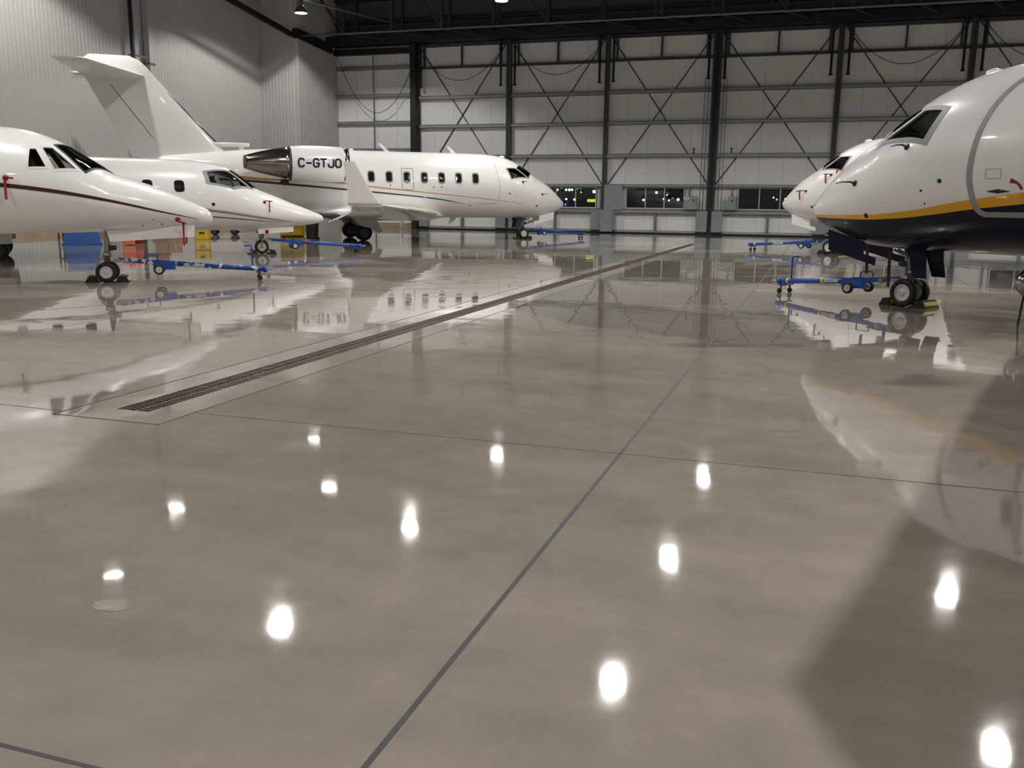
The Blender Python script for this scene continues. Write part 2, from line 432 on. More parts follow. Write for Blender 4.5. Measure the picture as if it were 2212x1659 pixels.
# ---------------------------------------------------------------- sliding hangar doors
POST = [-23.46, -17.62, -11.83, -5.84, 0.32, 6.46, 12.6, 18.74, 24.9, 31.0]
WIN = {0: (-21.9, -18.4), 1: (-15.87, -12.36), 2: (-10.5, -7.32), 3: (-4.35, -1.1), 4: (2.2, 5.5), 5: (8.3, 11.6), 6: (14.4, 17.6), 7: (20.6, 23.8), 8: (26.6, 29.8)}
def panels(parent, x0, x1, n, z0, z1):
    w = (x1 - x0) / n
    me = MB().box((.004, 0, z0), (w - .004, .06, z1)).mesh('panel'); me.materials.append(MATS['cladding'])
    for i in range(n):
        o = bpy.data.objects.new('panel', me); COL.objects.link(o); o.parent = parent; o.location = (x0 + i * w, random.uniform(-.003, .003), 0)
for i in range(len(POST) - 1):
    a, b = POST[i], POST[i + 1]; W = b - a
    yoff = -.0 if i in (0, 1) else -.25
    near = i in (2, 3)
    d = struct(empty('door_%d' % (i + 1), (a, YD + yoff, 0)), ['white panelled sliding door leaf behind the parked jet fuselage', 'door leaf with a lit yellow sign in its window',
        'door leaf left of the black centre gap, control box beside its window', 'door leaf right of the black centre gap, half hidden by white noses',
        'door leaf behind the navy and white jet nose'][i] if i < 5 else None)
    w0, w1 = WIN[i][0] - a, WIN[i][1] - a
    panels(d, 0, W, 5, 2.70, 10.9)
    panels(d, 0, W, 5, 0.19, 1.12)
    if w0 > .3: panels(d, 0, w0 - .08, 1, 1.36, 2.58)
    panels(d, w1 + .08, W, 1, 1.36, 2.58)
    MB().box((0, .066, 2.70), (W, .09, 10.9)).build('backing_sheet', 'cladding', d); MB().box((0, .066, 0.1), (W, .09, 1.2)).build('backing_sheet', 'cladding', d)
    for z in (4.17, 5.93, 7.58): girt(d, .1, W - .1, z)
    girt(d, .05, W - .05, 2.56, .16, -.26, 'window_head_rail')
    girt(d, .05, W - .05, 1.12, .24, -.26, 'window_sill_rail')
    MB().box((.05, -.2, .07), (W - .05, .02, .13)).build('bottom_rail', 'galvanised', d)
    MB().box((0, -.16, .0), (W, .0, .07)).build('bottom_seal', 'black_rubber', d)
    MB().box((.0, -.22, 9.30), (W, -.06, 9.43)).build('top_rail', 'post_steel', d)
    MB().box((.0, -.22, 10.52), (W, -.06, 10.66)).build('top_rail', 'post_steel', d)
    for xx in (.55, W / 2, W - .55):
        MB().box((xx - .05, -.2, 9.43), (xx + .05, -.08, 10.52)).build('top_stud', 'post_steel', d)
    MB().box((W / 2 - .06, -.2, .13), (W / 2 + .06, -.02, 1.12)).build('stud', 'pipe_grey', d)
    for xx in (.075, W - .075):
        MB().box((xx - .065, -.28, .05), (xx + .065, -.02, 10.9)).build('post', 'post_steel', d)
    # rod bracing, passing behind the rails
    for s in (0, 1):
        p, q = ((.2, -.0), (W - .2, 0)) if s == 0 else ((W - .2, 0), (.2, 0))
        MB().tube([(p[0], -.05, 10.6), (q[0], -.05, 2.72)], .026, 6).build('brace_rod', 'black_steel', d)
    # window band
    fr = MB(); z0, z1 = 1.36, 2.57
    fr.box((w0 - .06, -.14, z0), (w0, .06, z1)); fr.box((w1, -.14, z0), (w1 + .06, .06, z1))
    fr.box((w0, -.14, z0), (w1, .06, z0 + .07)); fr.box((w0, -.14, z1 - .07), (w1, .06, z1))
    pwid = (w1 - w0) / 3
    for k in (1, 2): fr.box((w0 + k * pwid - .028, -.12, z0 + .05), (w0 + k * pwid + .028, .05, z1 - .05))
    fo = fr.build('window_frame', 'window_frame', d)
    for k in range(3):
        MB().box((w0 + k * pwid + .02, -.02, z0 + .06), (w0 + (k + 1) * pwid - .02, -.012, z1 - .06)).build('pane', 'window_glass', fo)
    for xx in ((w0 - .35,) if w0 > .9 else ()) + (w1 + .32,):
        MB().box((xx - .04, -.2, 1.36), (xx + .04, -.02, 2.56)).build('stud', 'pipe_grey', d)
    # galvanised skirts over the wheel boxes
    for xx, lo in ((.1, 1), (W - .1, -1)):
        MB().box((xx, -.36, .16), (xx + lo * .62, -.30, 1.28)).build('wheel_box_cover', 'galv_plate', d)
        MB().box((xx, -.33, .02), (xx + lo * .62, -.1, .16)).build('wheel_box_base', 'black_steel', d)
    if i in (2, 4):
        MB().box((.08, -.34, 1.30), (1.1, -.29, 2.66)).build('stiffener_plate', 'galv_plate', d)
        MB().box((-.1, -.42, .08), (.6, -.37, 1.30)).build('wheel_box_cover', 'galv_plate', d)
    for xx in (.42, W - .42):
        MB().tube([(xx, -.42, 11.0), (xx, -.42, 8.25)], .065, 8).build('guide_tube', 'black_steel', d)
        MB().tube([(xx, -.42, 8.28), (xx, -.42, 8.2)], .10, 8).build('guide_shoe', 'black_steel', d)
# black meeting stiles
for k, (xx, w) in enumerate(((-23.46, .34), (-5.84, .20))):
    m = MB(); m.box((xx - w / 2, 51.62, 0), (xx + w / 2, 52.25, 11.0)); o = struct(m.build('trim_%d' % (3 + k), 'black_steel'))
for xx in (-6.00, -5.68):
    m = MB(); m.box((xx - .06, 51.72, 0), (xx + .06, 52.2, 11.0)); struct(m.build('trim_%d' % (5 + (xx > -6)), 'post_steel'))
# slack power cables along the door heads
def catenary(p, q, sag, r, n=18):
    p = Vector(p); q = Vector(q)
    return [p.lerp(q, i / n) - Vector((0, 0, sag * 4 * (i / n) * (1 - i / n))) for i in range(n + 1)]
for (x0, z0, x1, z1, sag, lab) in ((-28.5, 10.3, -23.5, 9.4, 3.0, 'slack cable drooping across the fixed wall bay at left'),
        (-23.2, 10.4, -17.9, 10.2, 1.75, 'slack cable drooping across the door leaf above the lettered jet cabin'),
        (-17.4, 10.5, -12.1, 10.3, 1.7, 'slack cable drooping across the door leaf with yellow sign'),
        (0.6, 10.6, 6.2, 10.6, 1.95, 'slack cable drooping above the white jet noses at right'),
        (6.8, 10.6, 12.3, 10.6, 1.9, 'slack cable drooping at the far right door leaf')):
    o = MB().tube([(x0, 51.72, 10.75)] + catenary((x0, 51.7, z0), (x1, 51.7, z1), sag, 0) + [(x1, 51.72, 10.75)], .016, 6).build('festoon_cable', 'black_rubber', None, True)
    tag(o, lab, 'cable', 'door festoon cables')
# conduits and warning beacons by the centre gap
for k, (xx, lab) in enumerate(((-6.40, 'outer of two thin conduits left of the centre gap'), (-6.24, 'inner of two thin conduits left of the centre gap'),
                               (-5.42, 'inner of two thin conduits right of the centre gap'), (-5.26, 'outer of two thin conduits right of the centre gap'))):
    o = MB().tube([(xx, 51.72, 1.25), (xx, 51.72, 8.25)], .018, 6).build('conduit', 'pipe_grey', None, True); tag(o, lab, 'conduit', 'conduits beside the centre gap')
for xx, lab in ((-6.85, 'small amber beacon on the rail left of the centre gap'), (-4.85, 'small amber beacon on the rail right of the centre gap')):
    b = empty('beacon', (xx, 51.7, 4.37))
    MB().lathe([(.05, 0), (.05, .07)], (0, 0, 0), 'z', 10).build('beacon_base', 'black_steel', b)
    MB().lathe([(.05, .17), (.05, .25), (.02, .28)], (0, 0, 0), 'z', 10).build('beacon_cap', 'black_steel', b)
    MB().lathe([(.042, .07), (.042, .17)], (0, 0, 0), 'z', 10).build('beacon_lens', 'beacon_amber', b); tag(b, lab, 'beacon')
for xx, lab in ((-7.24, 'grey control box beside the window left of the centre gap'), (-5.16, 'grey control box right of the centre gap')):
    b = empty('control_box', (xx, 51.55, 1.36))
    MB().box((0, 0, 0), (.72, .3, .72)).build('box_body', 'box_grey', b); MB().box((.02, -.012, .02), (.70, 0, .70)).build('box_door', 'box_grey', b)
    MB().box((.02, -.018, .55), (.29, -.012, .69)).build('label_plate', 'label_white', b)
    MB().box((.06, -.022, .60), (.24, -.018, .645)).build('label_text', 'label_red', b)
    MB().lathe([(.045, 0), (.045, .03)], (.53, -.04, .50), 'y', 12).build('switch', 'black_steel', b)
    MB().box((.30, -.018, .33), (.40, -.012, .39)).build('sticker', 'label_green', b)
    for bx, bz in ((.09, .16), (.2, .08)): MB().lathe([(.02, 0), (.02, .02)], (bx, -.03, bz), 'y', 8).build('button', 'black_steel', b)
    tag(b, lab, 'control box')

# ---------------------------------------------------------------- roof steel over the doors
m = MB(); m.box((XC, 51.0, 10.72), (XR, 52.45, 11.15)); struct(m.build('trim_7', 'black_steel'), 'dark door header beam')
m = MB(); m.box((XC, 52.35, 10.9), (XR, 52.5, ZR)); struct(m.build('wall_back_gable', mat('gable_dark', (0.10, 0.10, 0.10), 0.8)))
for z in (12.0, 13.3):
    o = MB().box((XC, 52.1, z), (XR, 52.35, z + .16)).build('trim_%d' % (8 + int(z)), 'truss_steel'); struct(o)
t = struct(empty('trim_9', (0, 47.85, 0)), 'dark steel truss hung under the roof in front of the doors')
MB().tube([(XC - .1, 0, 10.72), (XR, 0, 10.72)], .055, 10).build('bottom_chord', 'pipe_grey', t, True)
MB().box((XC, -.1, 14.6), (XR, .1, 14.9)).build('top_chord', 'truss_steel', t)
xs = [-25.9 + 2.95 * i for i in range(21)]
for i, xx in enumerate(xs):
    MB().box((xx - .09, -.09, 10.72), (xx + .09, .09, 14.6)).build('truss_post', 'truss_steel', t)
    MB().bar((xx, 0, 10.75), (xx + 1.2, 3.6, 10.95), .14, .14).build('tie_bar', 'truss_steel', t)
    if i % 2 == 0: MB().bar((xx, 0, 10.8), (xx - 2.95, 0, 14.6), .12, .12).build('truss_diagonal', 'truss_steel', t)
t2 = struct(empty('trim_10', (0, 51.2, 0)), 'dark steel posts above the door header')
for i in range(22):
    xx = -26.8 + 2.95 * i; MB().box((xx - .08, -.08, 11.1), (xx + .08, .08, 14.9)).build('truss_post', 'truss_steel', t2)
m = MB().bar((XC + .02, 47.5, 10.85), (XC + .02, 51.5, 10.55), .3, .5); struct(m.build('trim_11', 'black_steel'))
# main trusses across the hall
for k, yy in enumerate((-8, 3, 14, 25, 36)):
    m = MB(); m.box((XW, yy - .12, 14.7), (XR, yy + .12, 15.0)); m.box((XW, yy - .1, 12.6), (XR, yy + .1, 12.8))
    for i in range(23): m.bar((XW + i * 3.0, yy, 12.7), (XW + i * 3.0 + (1.5 if i % 2 else -1.5), yy, 14.8), .12, .12)
    struct(m.build('trim_%d' % (12 + k), 'truss_steel'))
o = MB().bar((-30.9, 41.0, 12.6), (-28.95, 47.4, 10.75), .22, .26); struct(o.build('trim_17', 'black_steel'))
o = MB().tube([(-27.9, 40.0, 11.95), (-24.3, 51.0, 11.75)], .07, 8); struct(o.build('trim_18', 'pipe_grey', None, True))

# ---------------------------------------------------------------- lamps
def lamp(x, y, z, label, scale=1.0, power=None, cone=None, color=LAMP_COLOR):
    e = empty('high_bay_lamp', (x, y, z))
    MB().lathe([(.30, 0), (.285, .06), (.17, .28), (.14, .30)], (0, 0, 0), 'z', 24).build('reflector', 'lamp_housing', e, True)
    MB().lathe([(.10, .30), (.11, .34), (.11, .60), (.06, .66)], (0, 0, 0), 'z', 16).build('ballast', 'lamp_housing', e, True)
    MB().lathe([(0.0, .0), (.27, .0), (.27, .02), (0, .02)], (0, 0, 0), 'z', 24).build('lens', 'lamp_lens', e)
    MB().tube([(0, 0, .66), (0, 0, ZR - z)], .015, 6).build('drop_rod', 'pipe_grey', e)
    e.scale = (scale, scale, 1)
    ld = bpy.data.lights.new('lamp_light', 'SPOT'); ld.energy = power or LAMP_POWER; ld.spot_size = cone or LAMP_CONE; ld.spot_blend = 0.3 if cone else 0.5
    ld.shadow_soft_size = 0.22 if not power or power < 3 * LAMP_POWER else 0.32; ld.color = color
    lo = bpy.data.objects.new('lamp_light', ld); COL.objects.link(lo); lo.parent = e; lo.location = (0, 0, -.05)
    tag(e, label, 'lamp', 'high bay lamps under the roof')
for x, y, k in LAMPS:
    lab = 'round high bay lamp hung out of view under the roof'
    if (x, y) == (-22.9, 38.4): lab = 'glowing high bay lamp near the top of the corner block'
    if (x, y) == (-13.35, 38.4): lab = 'glowing high bay lamp at the top edge above the jet cabin'
    lamp(x, y, LAMP_Z, lab, 1.0, LAMP_POWER * k, math.radians(118) if x < -20 else None)
for (x, y, z) in ((-24.4, 42.3, 13.6), (-26.4, 28.3, 13.6)):
    lamp(x, y, z, 'large floodlight hung out of view beside the left wall', 1.5, FLOOD_POWER, math.radians(108), (1.0, 0.98, 0.93))

# lights of the airfield beyond the windows
NIGHT = [(-33.63, 3.34, 'w', .13), (-32.42, 3.35, 'w', .13), (-31.98, 3.35, 'w', .16), (-31.60, 3.36, 'w', .13), (-32.39, 2.15, 'w', .13), (-31.25, 2.10, 'o', .16),
         (-32.44, 1.42, 'b', .13), (-30.39, 3.06, 'o', .08), (-28.64, 3.14, 'w', .19), (-20.40, 3.08, 'w', .15), (-22.04, 2.13, 'o', .15), (-19.41, 2.27, 'w', .12),
         (-18.75, 2.10, 'w', .09), (-17.58, 2.23, 'w', .15), (-19.02, 2.79, 'o', .09), (-18.29, 2.39, 't', .09), (-5.43, 2.34, 'r', .12), (-5.83, 2.56, 'w', .08),
         (-4.39, 2.41, 'w', .12), (-33.06, 3.53, 't', .09), (-30.84, 3.48, 't', .09), (-30.40, 3.48, 't', .09)]
KN = {'w': ('night_white', 'white'), 'o': ('night_orange', 'orange'), 'b': ('night_blue', 'blue'), 't': ('night_teal', 'teal'), 'r': ('night_red', 'red')}
for i, (x, z, k, r) in enumerate(NIGHT):
    yy = 104 + i * 2.3; sc_ = yy / 120; win = 'leftmost' if x < -25 else 'middle' if x < -10 else 'rightmost'
    x *= sc_; z = CAM_H + (z - CAM_H) * sc_; r *= sc_
    e = empty('airfield_light', (x, yy, 0))
    MB().lathe([(0, -r), (r * .7, -r * .7), (r, 0), (r * .7, r * .7), (0, r)], (0, 0, z), 'z', 10).build('bulb', KN[k][0], e)
    MB().tube([(0, .1, 0), (0, .1, z - r * .5)], .04, 6).build('pole', 'black_steel', e)
    tag(e, 'distant %s airfield light beyond the %s door window in view' % (KN[k][1], win), 'light', 'distant airfield lights')
e = empty('lit_sign', (-14.02, 58, 0))
MB().box((-.25, 0, 1.72), (.25, .12, 1.90)).build('sign_face', 'sign_yellow', e)
for xx in (-.18, .18): MB().box((xx - .02, .04, 0), (xx + .02, .1, 1.72)).build('sign_leg', 'black_steel', e)
tag(e, 'small glowing yellow sign outside, seen through a door window', 'sign')
# ================================================================== AIRCRAFT
def pchip(xs, ys):
    """monotone cubic through the given stations (xs ascending)"""
    xs = np.asarray(xs, float); ys = np.asarray(ys, float); h = np.diff(xs); dl = np.diff(ys) / h; n = len(xs); d = np.zeros(n)
    for i in range(1, n - 1):
        if dl[i - 1] * dl[i] > 0:
            w1 = 2 * h[i] + h[i - 1]; w2 = h[i] + 2 * h[i - 1]; d[i] = (w1 + w2) / (w1 / dl[i - 1] + w2 / dl[i])
    d[0] = dl[0]; d[-1] = dl[-1]
    def f(x):
        x = min(max(x, xs[0]), xs[-1]); i = min(int(np.searchsorted(xs, x, side='right')) - 1, n - 2); i = max(i, 0)
        t = (x - xs[i]) / h[i]; a = ys[i]; b = ys[i + 1]
        return ((2 * t ** 3 - 3 * t ** 2 + 1) * a + (t ** 3 - 2 * t ** 2 + t) * h[i] * d[i] + (-2 * t ** 3 + 3 * t ** 2) * b + (t ** 3 - t ** 2) * h[i] * d[i + 1])
    return f

class Loft:
    """fuselage: x forward, y to port, z up; stations (x, top, bottom, half width)"""
    def __init__(s, st):
        st = sorted(st); xs = [a[0] for a in st]; s.x0, s.x1 = xs[0], xs[-1]
        s.zt = pchip(xs, [a[1] for a in st]); s.zb = pchip(xs, [a[2] for a in st]); s.w = pchip(xs, [a[3] for a in st]); s.cache = {}
    def sec(s, x):
        k = round(x, 5)
        if k not in s.cache:
            t, b, w = s.zt(x), s.zb(x), s.w(x); s.cache[k] = (t, b, max(w, 0.0), b + (t - b) * 0.47)
        return s.cache[k]
    def pt(s, x, ph):
        t, b, w, m = s.sec(x); c = math.cos(ph); return Vector((x, w * math.sin(ph), m + (t - m) * c if c >= 0 else m + (m - b) * c))
    def phi(s, x, z):
        t, b, w, m = s.sec(x); c = (z - m) / (t - m) if z >= m else (z - m) / (m - b); return math.acos(max(-1, min(1, c)))
    def surf(s, x, ph, off=0.0):
        p = s.pt(x, ph)
        if not off: return p
        x = min(max(x, s.x0 + .012), s.x1 - .012)
        dx = s.pt(x + .01, ph) - s.pt(x - .01, ph); dp = s.pt(x, ph + .01) - s.pt(x, ph - .01)
        n = dp.cross(dx)
        if n.length < 1e-9: return p
        n.normalize()
        c = Vector((0, 0, s.sec(x)[3]))
        if n.dot(p - Vector((p.x, 0, c.z))) < 0: n = -n
        return p + n * off
    def side(s, x, z, sg, off=0.0):
        ph = s.phi(x, z); return s.surf(x, ph if sg > 0 else -ph, off)

def inside(poly, x, y):
    r = False; j = len(poly) - 1
    for i in range(len(poly)):
        xi, yi = poly[i]; xj, yj = poly[j]
        if (yi > y) != (yj > y) and x < (xj - xi) * (y - yi) / (yj - yi) + xi: r = not r
        j = i
    return r
def grow(poly, k):
    cx = sum(p[0] for p in poly) / len(poly); cy = sum(p[1] for p in poly) / len(poly)
    return [(cx + (x - cx) * k, cy + (y - cy) * k) for x, y in poly]
def subdiv(poly, k=6):
    out = []
    for i, a in enumerate(poly):
        b = poly[(i + 1) % len(poly)]
        for j in range(k): out.append((a[0] + (b[0] - a[0]) * j / k, a[1] + (b[1] - a[1]) * j / k))
    return out
def round_rect(cx, cz, w, h, r, k=4):
    out = []
    for sx, sz, a0 in ((1, 1, 0), (-1, 1, 90), (-1, -1, 180), (1, -1, 270)):
        for j in range(k + 1):
            a = math.radians(a0 + 90 * j / k); out.append((cx + sx * (w / 2 - r) + r * math.cos(a), cz + sz * (h / 2 - r) + r * math.sin(a)))
    return out

def fuselage(L, holes, m, parent, dense=(), nphi=224, name='fuselage', off=0.0, xr=None, step=0.12):
    """skin with real window openings; holes: polygons in (x, phi), mirrored on both sides"""
    lo, hi = xr if xr else (L.x0, L.x1)
    xs = set([lo, hi]); x = lo
    while x < hi:
        xs.add(round(x, 4)); inside_d = any(a <= x <= b for a, b in dense); x += 0.018 if inside_d else step
    if xr is None:
        for k in range(14): xs.add(hi - 0.30 * (k / 14) ** 2)
    xs = sorted(xs)
    if off == 0.0: rows = [[L.pt(x, 2 * PI * k / nphi) for k in range(nphi)] for x in xs]
    else: rows = [[L.surf(x, 2 * PI * k / nphi, off) for k in range(nphi)] for x in xs]
    mb = MB(); mb.rows(rows, close=True)
    if holes:
        keep = []
        for f in mb.f:
            i = min(f[0] // nphi, len(xs) - 2); k = f[0] % nphi
            cx = (xs[i] + xs[i + 1]) / 2; ph = 2 * PI * (k + .5) / nphi
            if ph > PI: ph = 2 * PI - ph
            if any(inside(h, cx, ph) for h in holes): continue
            keep.append(f)
        mb.f = keep
    return mb.build(name, m, parent, True)

def bulkhead(L, x, parent):
    r = [L.surf(x, 2 * PI * k / 40, -.055) for k in range(40)]
    m = MB(); m.rows([r, [p + Vector((.03, 0, 0)) for p in r]], close=True, cap=True); return m.build('cockpit_bulkhead', 'cockpit_dark', parent)
def ring_patch(L, poly, k_in, k_out, sg, off, name, m, parent):
    """raised frame round a window; poly in (x, phi)"""
    a = subdiv(grow(poly, k_in)); b = subdiv(grow(poly, k_out)); mb = MB()
    ra = [L.surf(x, max(.002, p) * sg, off) for x, p in a]; rb = [L.surf(x, max(.002, p) * sg, off) for x, p in b]
    rc = [L.surf(x, max(.002, p) * sg, -.012) for x, p in b]; rd = [L.surf(x, max(.002, p) * sg, -.035) for x, p in a]
    mb.rows([rd, ra, rb, rc], close=True); return mb.build(name, m, parent)
def fill_patch(L, poly, sg, off, name, m, parent, k=6, smooth=False):
    """pane over a polygon in (x, phi)"""
    mb = MB(); cx = sum(p[0] for p in poly) / len(poly); cp = sum(p[1] for p in poly) / len(poly); b = subdiv(poly, k)
    rows = []
    for t in (1.0, .66, .33): rows.append([L.surf(cx + (x - cx) * t, max(.002, cp + (p - cp) * t) * sg, off) for x, p in b])
    mb.rows(rows, close=True); n = len(b); o = len(mb.v)
    mb.add([L.surf(cx, cp * sg, off)], []); base = 2 * n
    mb.f += [(base + i, base + (i + 1) % n, o) for i in range(n)]
    return mb.build(name, m, parent, smooth)
def side_poly(L, pts): return [(x, L.phi(x, z)) for x, z in pts]

def band(L, path, sg, off, name, m, parent, n=40):
    """painted band along a path of (x, z, width) on the side of the skin"""
    xs = [p[0] for p in path]; mb = MB(); rows = []
    ts = [0.0]
    for a, b in zip(path[:-1], path[1:]): ts.append(ts[-1] + math.hypot(b[0] - a[0], b[1] - a[1]))
    fx = pchip(ts, xs); fz = pchip(ts, [p[1] for p in path]); fw = pchip(ts, [p[2] for p in path])
    for i in range(n + 1):
        t = ts[-1] * i / n; x, z, w = fx(t), fz(t), fw(t); e = 1e-3
        dx, dz = fx(min(t + e, ts[-1])) - fx(max(t - e, 0)), fz(min(t + e, ts[-1])) - fz(max(t - e, 0)); l = math.hypot(dx, dz) or 1
        nx, nz = -dz / l, dx / l
        rows.append([L.side(x + nx * w * k, z + nz * w * k, sg, off) for k in (-.5, 0, .5)])
    mb.rows(rows); return mb.build(name, m, parent)
def region(L, x0, x1, fa, fb, sg, off, name, m, parent, nx=60, nk=8):
    """painted area between phi curves fa(x) and fb(x)"""
    rows = []
    for i in range(nx + 1):
        x = x0 + (x1 - x0) * i / nx; a, b = fa(x), fb(x)
        rows.append([L.surf(x, (a + (b - a) * k / nk) * sg, off) for k in range(nk + 1)])
    mb = MB(); mb.rows(rows); return mb.build(name, m, parent, True)

AF = [(1, 0), (.85, .035), (.65, .068), (.45, .092), (.3, .1), (.18, .092), (.09, .07), (.03, .04), (.008, .02), (0, 0)]
def foil(le, chord, tc, thick, fwd=Vector((1, 0, 0))):
    """closed aerofoil loop; le = leading edge point, thick = thickness direction"""
    le = Vector(le); th = Vector(thick); k = tc / .2
    up = [le - fwd * chord * a + th * chord * b * k for a, b in AF]; dn = [le - fwd * chord * a - th * chord * b * k for a, b in AF[-2:0:-1]]
    return up + dn
def foil_loft(secs, thick):
    rows = [foil(a[:3], a[3], a[4], thick if len(a) < 6 else a[5]) for a in secs]
    mb = MB(); mb.rows(rows, close=True, cap=True); return mb
def foil_patch(secs, thick, a0, a1, both, off):
    """strip of the aerofoil between chord fractions a0..a1 (leading edge cover, hinge line...)"""
    rows = []
    def th(a): return np.interp(a, [p[0] for p in AF[::-1]], [p[1] for p in AF[::-1]])
    fr = [a1, (a0 + a1) / 2, a0] if a0 > 0 else [a1, a1 * .5, a1 * .2, a1 * .05, 0]
    for s in secs:
        le = Vector(s[:3]); c = s[3]; k = s[4] / .2; T = Vector(thick)
        up = [le + Vector((off if a == 0 else 0, 0, 0)) - Vector((1, 0, 0)) * c * a + T * (c * th(a) * k + off) for a in fr]
        if both: up += [le - Vector((1, 0, 0)) * c * a - T * (c * th(a) * k + off) for a in fr[::-1][1 if a0 == 0 else 0:]]
        rows.append(up)
    mb = MB(); mb.rows(rows); return mb

def tyre(r, w):
    p = [(r * .58, -w * .30), (r * .72, -w * .48), (r * .90, -w * .46), (r * .98, -w * .30), (r, -w * .12), (r, w * .12), (r * .98, w * .30), (r * .90, w * .46), (r * .72, w * .48), (r * .58, w * .30)]
    return MB().lathe(p, (0, 0, 0), 'y', 30, closed=True)
def hub(r, w, holes=8):
    """wheel disc with rim lip, recessed web, centre cap and bolt bosses on both faces"""
    m = MB()
    for s in (1, -1):
        m.lathe([(r * .60, 0), (r * .60, s * w * .40), (r * .54, s * w * .42), (r * .50, s * w * .30), (r * .30, s * w * .24), (r * .20, s * w * .34), (r * .14, s * w * .42), (0, s * w * .42)], (0, 0, 0), 'y', 26)
        for k in range(holes):
            a = 2 * PI * k / holes; m.lathe([(r * .055, s * w * .22), (r * .055, s * w * .34), (0, s * w * .34)], (r * .40 * math.cos(a), 0, r * .40 * math.sin(a)), 'y', 6)
    return m
def wheel(parent, loc, r, w, hubmat, holes=8):
    t = tyre(r, w).build('tyre', 'tyre', parent, True); t.location = loc
    h = hub(r, w, holes).build('wheel_hub', hubmat, parent, False); h.location = loc
    return t
def plate(pts, y, th, name, m, parent, skew=0.0):
    return MB().prism([(x, y + skew * (1.1 - z), z) for x, z in pts], (0, th, 0)).build(name, m, parent)
def streamer(parent, x, z, y, ln, m='flag_red', w=.05, lean=0.0):
    """strap hung from a cover, slightly twisted"""
    mb = MB(); rows = []
    for i in range(9):
        t = i / 8; a = .5 * math.sin(3 * t); c = Vector((x + lean * t, y + .01 * math.sin(5 * t), z - ln * t)); d = Vector((math.cos(a), math.sin(a), 0)) * w / 2
        rows.append([c - d, c + d])
    mb.rows(rows); o = mb.build('streamer', m, parent)
    sm = o.modifiers.new('thick', 'SOLIDIFY'); sm.thickness = .004
    return o
def probe(L, x, z, sg, parent, ln=.22, m='dark_metal', cover=None):
    b = L.side(x, z, sg, 0); n = (L.side(x, z, sg, .1) - b).normalized(); e = b + n * .10
    mb = MB().tube([b - n * .02, e], .016, 8).tube([e, e + Vector((ln * .55, 0, 0)), e + Vector((ln, sg * .02, -.02))], [.012, .010, .006], 8)
    mb.tube([b - n * .005, b + n * .012], .05, 12); o = mb.build('pitot_probe', m, parent, True)
    if cover: MB().tube([e + Vector((ln * .3, 0, 0)), e + Vector((ln * 1.05, sg * .02, -.02))], .017, 8).build('probe_cover', cover, parent, True)
    return e
def port(L, x, z, sg, parent, r=.03, m='dark_metal'):
    b = L.side(x, z, sg, 0); n = (L.side(x, z, sg, .1) - b).normalized()
    return MB().tube([b - n * .01, b + n * .006], r, 12).build('port', m, parent, True)

def nose_gear(parent, r, w, dual, door_m, hubm, doors, rake=0.0, z_top=1.05, track=.18):
    g = MB(); g.tube([(rake, 0, z_top + .1), (0, 0, r + .20)], .062, 12).tube([(0, 0, r + .22), (0, 0, r - .03)], .042, 12)
    g.tube([(0, -track if dual else -.12, r), (0, track if dual else .12, r)], .035, 10)
    g.tube([(rake + .02, .05, z_top - .1), (.32, .06, z_top - .02)], .022, 8).tube([(rake + .02, -.05, z_top - .1), (.32, -.06, z_top - .02)], .022, 8)
    g.tube([(.06, .07, r + .28), (.06, .07, z_top)], .012, 6)
    g.lathe([(.09, 0), (.09, .07)], (0, 0, r + .30), 'z', 14)
    s = g.build('nose_gear', 'steel', parent, True)
    MB().bar((-.05, 0, r + .30), (-.20, 0, r + .14), .07, .03).bar((-.20, 0, r + .14), (-.03, 0, r + .02), .06, .03).build('scissor_link', 'steel', s)
    MB().box((.06, -.10, r + .42), (.12, .10, r + .52)).tube([(.12, -.06, r + .47), (.19, -.06, r + .47)], .045, 10).tube([(.12, .06, r + .47), (.19, .06, r + .47)], .045, 10).build('taxi_light', 'dark_metal', s)
    if not dual:
        MB().bar((0, .10, r + .22), (0, .10, r), .05, .03, (1, 0, 0)).bar((0, -.10, r + .22), (0, -.10, r), .05, .03, (1, 0, 0)).bar((0, -.11, r + .22), (0, .11, r + .22), .05, .05).build('fork', 'steel', s)
        wheel(s, (0, 0, r), r, w, hubm, 6)
    else:
        for y in (-track, track): wheel(s, (0, y, r), r, w, hubm, 5)
    for sg in (1, -1):
        for pts, y, mm in doors: plate(pts, sg * y, .025, 'gear_door', mm, s, sg * .10)
    return s
def main_gear(parent, x, y, r, w, dual, door_m, door, hubm, top=1.2):
    sg = 1 if y > 0 else -1
    g = MB().tube([(x, y, r - .02), (x + .02, y, r + .35), (x + .05, y - sg * .05, top)], [.05, .07, .09], 12).tube([(x, y - .22, r), (x, y + .22, r)], .045, 10)
    g.tube([(x + .05, y, top - .1), (x + .05, y - sg * .75, top)], .04, 8)
    s = g.build('main_gear', 'dark_metal', parent, True)
    MB().bar((x - .08, y, r + .36), (x - .24, y, r + .18), .08, .03).bar((x - .24, y, r + .18), (x - .05, y, r + .02), .07, .03).build('scissor_link', 'dark_metal', s)
    for yy in ((-.19, .19) if dual else (0,)): wheel(s, (x, y + yy, r), r, w, hubm, 8)
    if door: plate(door, y + sg * .42, .03, 'gear_door', door_m, s)
    return s

